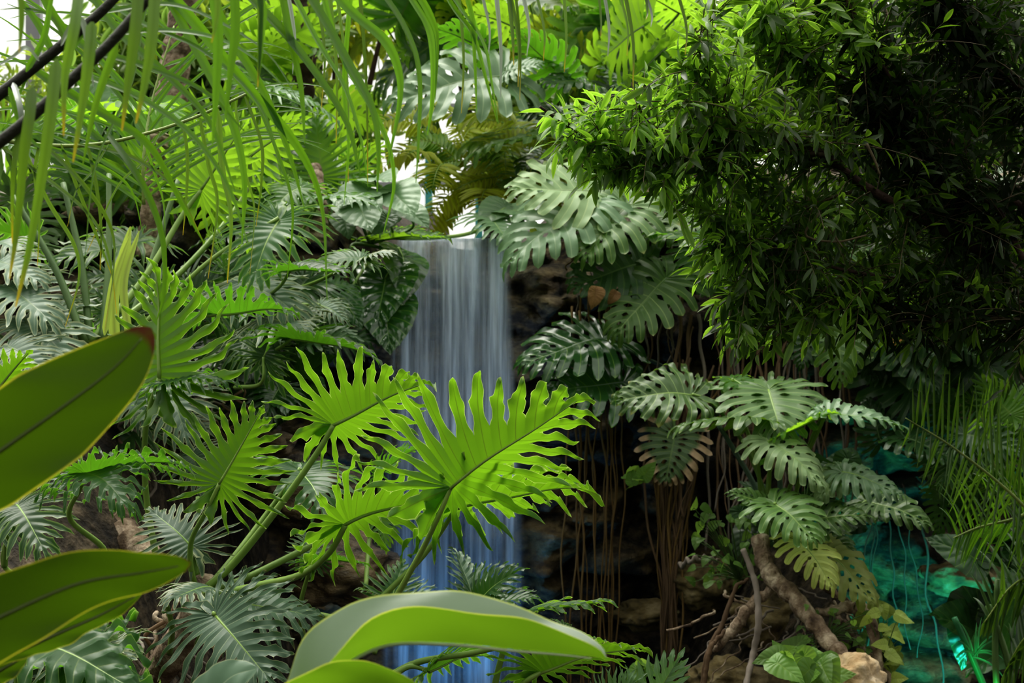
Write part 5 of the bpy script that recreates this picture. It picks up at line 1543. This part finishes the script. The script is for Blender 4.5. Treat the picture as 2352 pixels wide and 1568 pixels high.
G1, G2 = [M_LIME, M_MIDG, M_LIME, M_SAGE], [M_MIDG, M_MOND, M_SAGE]
fill_plant('tree_philodendron', 'lime philodendron mass behind the black palm stems at the corner', 'philodendron', (120, 560, 7.8), 16, (-40, 250, 300, 520), (6.6, 7.8), .42, SEL, G1, 201, back=.4)
fill_plant('tree_philodendron', 'green philodendron mass behind the drooping palm leaflets above the slope', 'philodendron', (480, 560, 8.2), 16, (330, 200, 700, 500), (7.0, 8.4), .45, SEL, G1, 202, back=.5)
fill_plant('tree_philodendron', 'philodendron mass behind the sage arrowhead climber', 'philodendron', (760, 520, 8.4), 14, (640, 380, 830, 500), (7.6, 8.6), .40, SEL, G1, 203, back=.4)
fill_plant('tree_philodendron', 'shaded philodendron understory on the bank below the slim ringed stem', 'philodendron', (330, 760, 6.9), 16, (60, 520, 560, 800), (6.2, 6.9), .38, SEL, [M_MIDG, M_MIDG, M_MOND, M_GREY], 204)
fill_plant('tree_philodendron', 'dark philodendron understory between the slope and the fall', 'philodendron', (740, 800, 7.2), 12, (540, 640, 730, 840), (6.6, 7.2), .36, SEL, [M_GREY, M_MOND, M_MOND, M_GLOSS], 205)
fill_plant('arrowhead_plant', 'broad leaved arrowhead plant low behind the lit philodendron fan', 'arrowhead plant', (620, 900, 6.9), 12, (420, 780, 780, 940), (6.4, 6.9), .30, HRT, [M_GLOSS, M_MOND], 206)
fill_plant('arrowhead_plant', 'pale broad leaved plant catching light behind the black palm stems', 'arrowhead plant', (250, 520, 8.0), 14, (60, 240, 420, 480), (7.4, 8.2), .36, HRT, [M_SAGE, M_LIME, M_SAGE], 207, back=.2)
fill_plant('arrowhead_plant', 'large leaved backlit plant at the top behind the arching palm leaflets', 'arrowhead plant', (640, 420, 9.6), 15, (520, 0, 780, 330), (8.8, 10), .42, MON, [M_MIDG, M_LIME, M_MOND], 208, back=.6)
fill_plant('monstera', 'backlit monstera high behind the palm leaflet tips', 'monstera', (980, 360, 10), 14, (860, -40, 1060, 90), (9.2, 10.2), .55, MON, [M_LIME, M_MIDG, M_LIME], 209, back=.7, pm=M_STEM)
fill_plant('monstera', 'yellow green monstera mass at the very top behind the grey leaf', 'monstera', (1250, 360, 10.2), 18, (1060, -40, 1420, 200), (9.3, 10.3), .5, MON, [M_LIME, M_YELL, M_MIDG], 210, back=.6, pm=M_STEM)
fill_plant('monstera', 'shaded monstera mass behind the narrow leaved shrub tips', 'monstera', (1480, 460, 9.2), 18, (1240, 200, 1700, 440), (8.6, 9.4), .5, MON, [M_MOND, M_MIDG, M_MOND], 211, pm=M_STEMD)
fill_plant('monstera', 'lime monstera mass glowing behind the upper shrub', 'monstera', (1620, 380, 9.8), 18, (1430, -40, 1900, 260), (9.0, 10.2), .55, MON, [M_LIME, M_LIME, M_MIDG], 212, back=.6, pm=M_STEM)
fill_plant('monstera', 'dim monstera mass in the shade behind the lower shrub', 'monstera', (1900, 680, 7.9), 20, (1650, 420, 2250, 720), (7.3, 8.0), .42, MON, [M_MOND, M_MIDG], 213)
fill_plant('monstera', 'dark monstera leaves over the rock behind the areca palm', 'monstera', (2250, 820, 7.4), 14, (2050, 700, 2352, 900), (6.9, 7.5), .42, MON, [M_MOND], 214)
fill_plant('arrowhead_plant', 'bright backlit leafy plant behind the areca palm comb', 'arrowhead plant', (2270, 1150, 7.2), 16, (2190, 900, 2352, 1180), (6.7, 7.4), .30, SEL, [M_LIME, M_MIDG, M_MOND], 215, back=.7)
fill_plant('arrowhead_plant', 'dim leafy plant filling the shaded corner behind the canes', 'arrowhead plant', (2330, 1500, 6.6), 16, (2240, 1220, 2380, 1520), (6.2, 6.8), .28, HRT, [M_MOND], 216)
fill_plant('tree_philodendron', 'drooping dim philodendron on the bank above the bare curved trunk', 'philodendron', (150, 960, 6.4), 12, (-40, 800, 330, 1000), (5.9, 6.4), .34, SEL, [M_GREY, M_MOND, M_MIDG], 217)
fill_plant('tree_philodendron', 'small dim philodendron in the lower corner under the ginger leaves', 'philodendron', (60, 1600, 4.4), 10, (-40, 1480, 260, 1600), (3.9, 4.4), .26, SEL, [M_MOND, M_GREY], 218)

# yellow green fern clump beside the fall
fp = empty('sword_fern', P(1120, 470, 8.9), 'yellow green fern clump with tiered drooping fronds above the waterfall', 'fern')
q = np.random.RandomState(33)
for k in range(40):
    p0 = P(q.uniform(1010, 1240), q.uniform(280, 480), q.uniform(8.5, 9.3))
    d = unit((q.uniform(-1, 1), q.uniform(-1, .1), q.uniform(-.1, .8)))
    path = fall_path(p0, d, q.uniform(.35, .6), q.uniform(1.2, 2.2), 16)
    V, F = tube(path, [.004, .0015], 4)
    fr = mk('frond', V, F, M_STEM, fp)
    fb_ = FastBag()
    T = np.gradient(path, axis=0)
    for i in range(1, 16):
        for s in (1, -1):
            ax = unit(T[i])
            sd = unit(np.cross(ax, (q.uniform(-.2, .2), -.6, .8))) * s
            fb_.leaf(path[i], unit(sd + ax * .45), np.array([0, -.4, .9]), .16 * math.sin(PI * min(.97, (i + 2) / 18)) + .02, i)
    fb_.make('leaflets', M_YELL if k % 4 else M_LIME, fr)

# far trees with light coming through the crowns
def far_tree(label, c, r, n, seed, mats, ll=.22, dens=.5):
    q = np.random.RandomState(seed)
    p = P(*c)
    e = empty('garden_tree', (p[0], p[1], 2.2), label, 'tree')
    for k in range(6):
        tip = p + q.normal(size=3) * np.array(r) * .5
        V, F = tube(spline([(p[0], p[1], 2.2), (p[0] * .5 + tip[0] * .5, (p[1] + tip[1]) / 2, (2.2 + tip[2]) * .5), tip], 12), [.07, .015], 7)
        mk('branch' if k else 'trunk', V, F, M_BARKD, e)
    for m_ in mats:
        fb_ = FastBag()
        nc = 26
        cen = [p + np.array(r) * unit(q.normal(size=3)) * q.rand() ** .4 for _ in range(nc)]
        for k in range(n // len(mats)):
            pt = cen[q.randint(nc)] + q.normal(size=3) * np.array(r) * .2
            fb_.leaf(pt, unit(q.normal(size=3) + np.array([0, 0, -.5])), unit(q.normal(size=3) + np.array([0, 0, .8])), ll * q.uniform(.6, 1.3), k)
        fb_.make('foliage', m_, e)


far_tree('yellow green backlit tree beyond the fall at the top', (1150, -40, 13.5), (.9, .7, .4), 1400, 1, [M_YELL, M_TREE], .24)
far_tree('golden backlit tree behind the arching palm leaflets', (740, 20, 13.5), (.8, .7, .5), 1300, 2, [M_YELL, M_TREE], .24)
far_tree('feathery pale green tree by the white building at the corner', (40, 240, 12.5), (.8, .6, .4), 800, 3, [M_TREE], .13)
far_tree('green backlit tree behind the rough brown trunk', (430, 130, 12.5), (1.0, .8, .9), 2600, 4, [M_TREE, M_MIDG], .28)
far_tree('bright lime tree behind the upper shrub', (1650, 60, 13), (1.6, .9, 1.0), 3600, 5, [M_LIME, M_TREE], .26)
far_tree('dark green tree behind the shaded side of the shrub', (2150, 250, 11), (1.6, .9, 1.5), 4200, 6, [M_MIDG, M_SHRUB], .26)
far_tree('lime tree glowing beyond the areca palm', (2240, 760, 11), (.9, .6, .9), 1600, 7, [M_LIME, M_TREE], .24)
far_tree('green tree filling the gap above the slope philodendron', (640, 280, 12.5), (.8, .7, .6), 1500, 8, [M_TREE, M_MIDG], .28)
far_tree('green tree behind the grey monstera leaf above the fall', (1340, 220, 12), (.8, .7, .8), 2400, 9, [M_MIDG, M_TREE], .26)
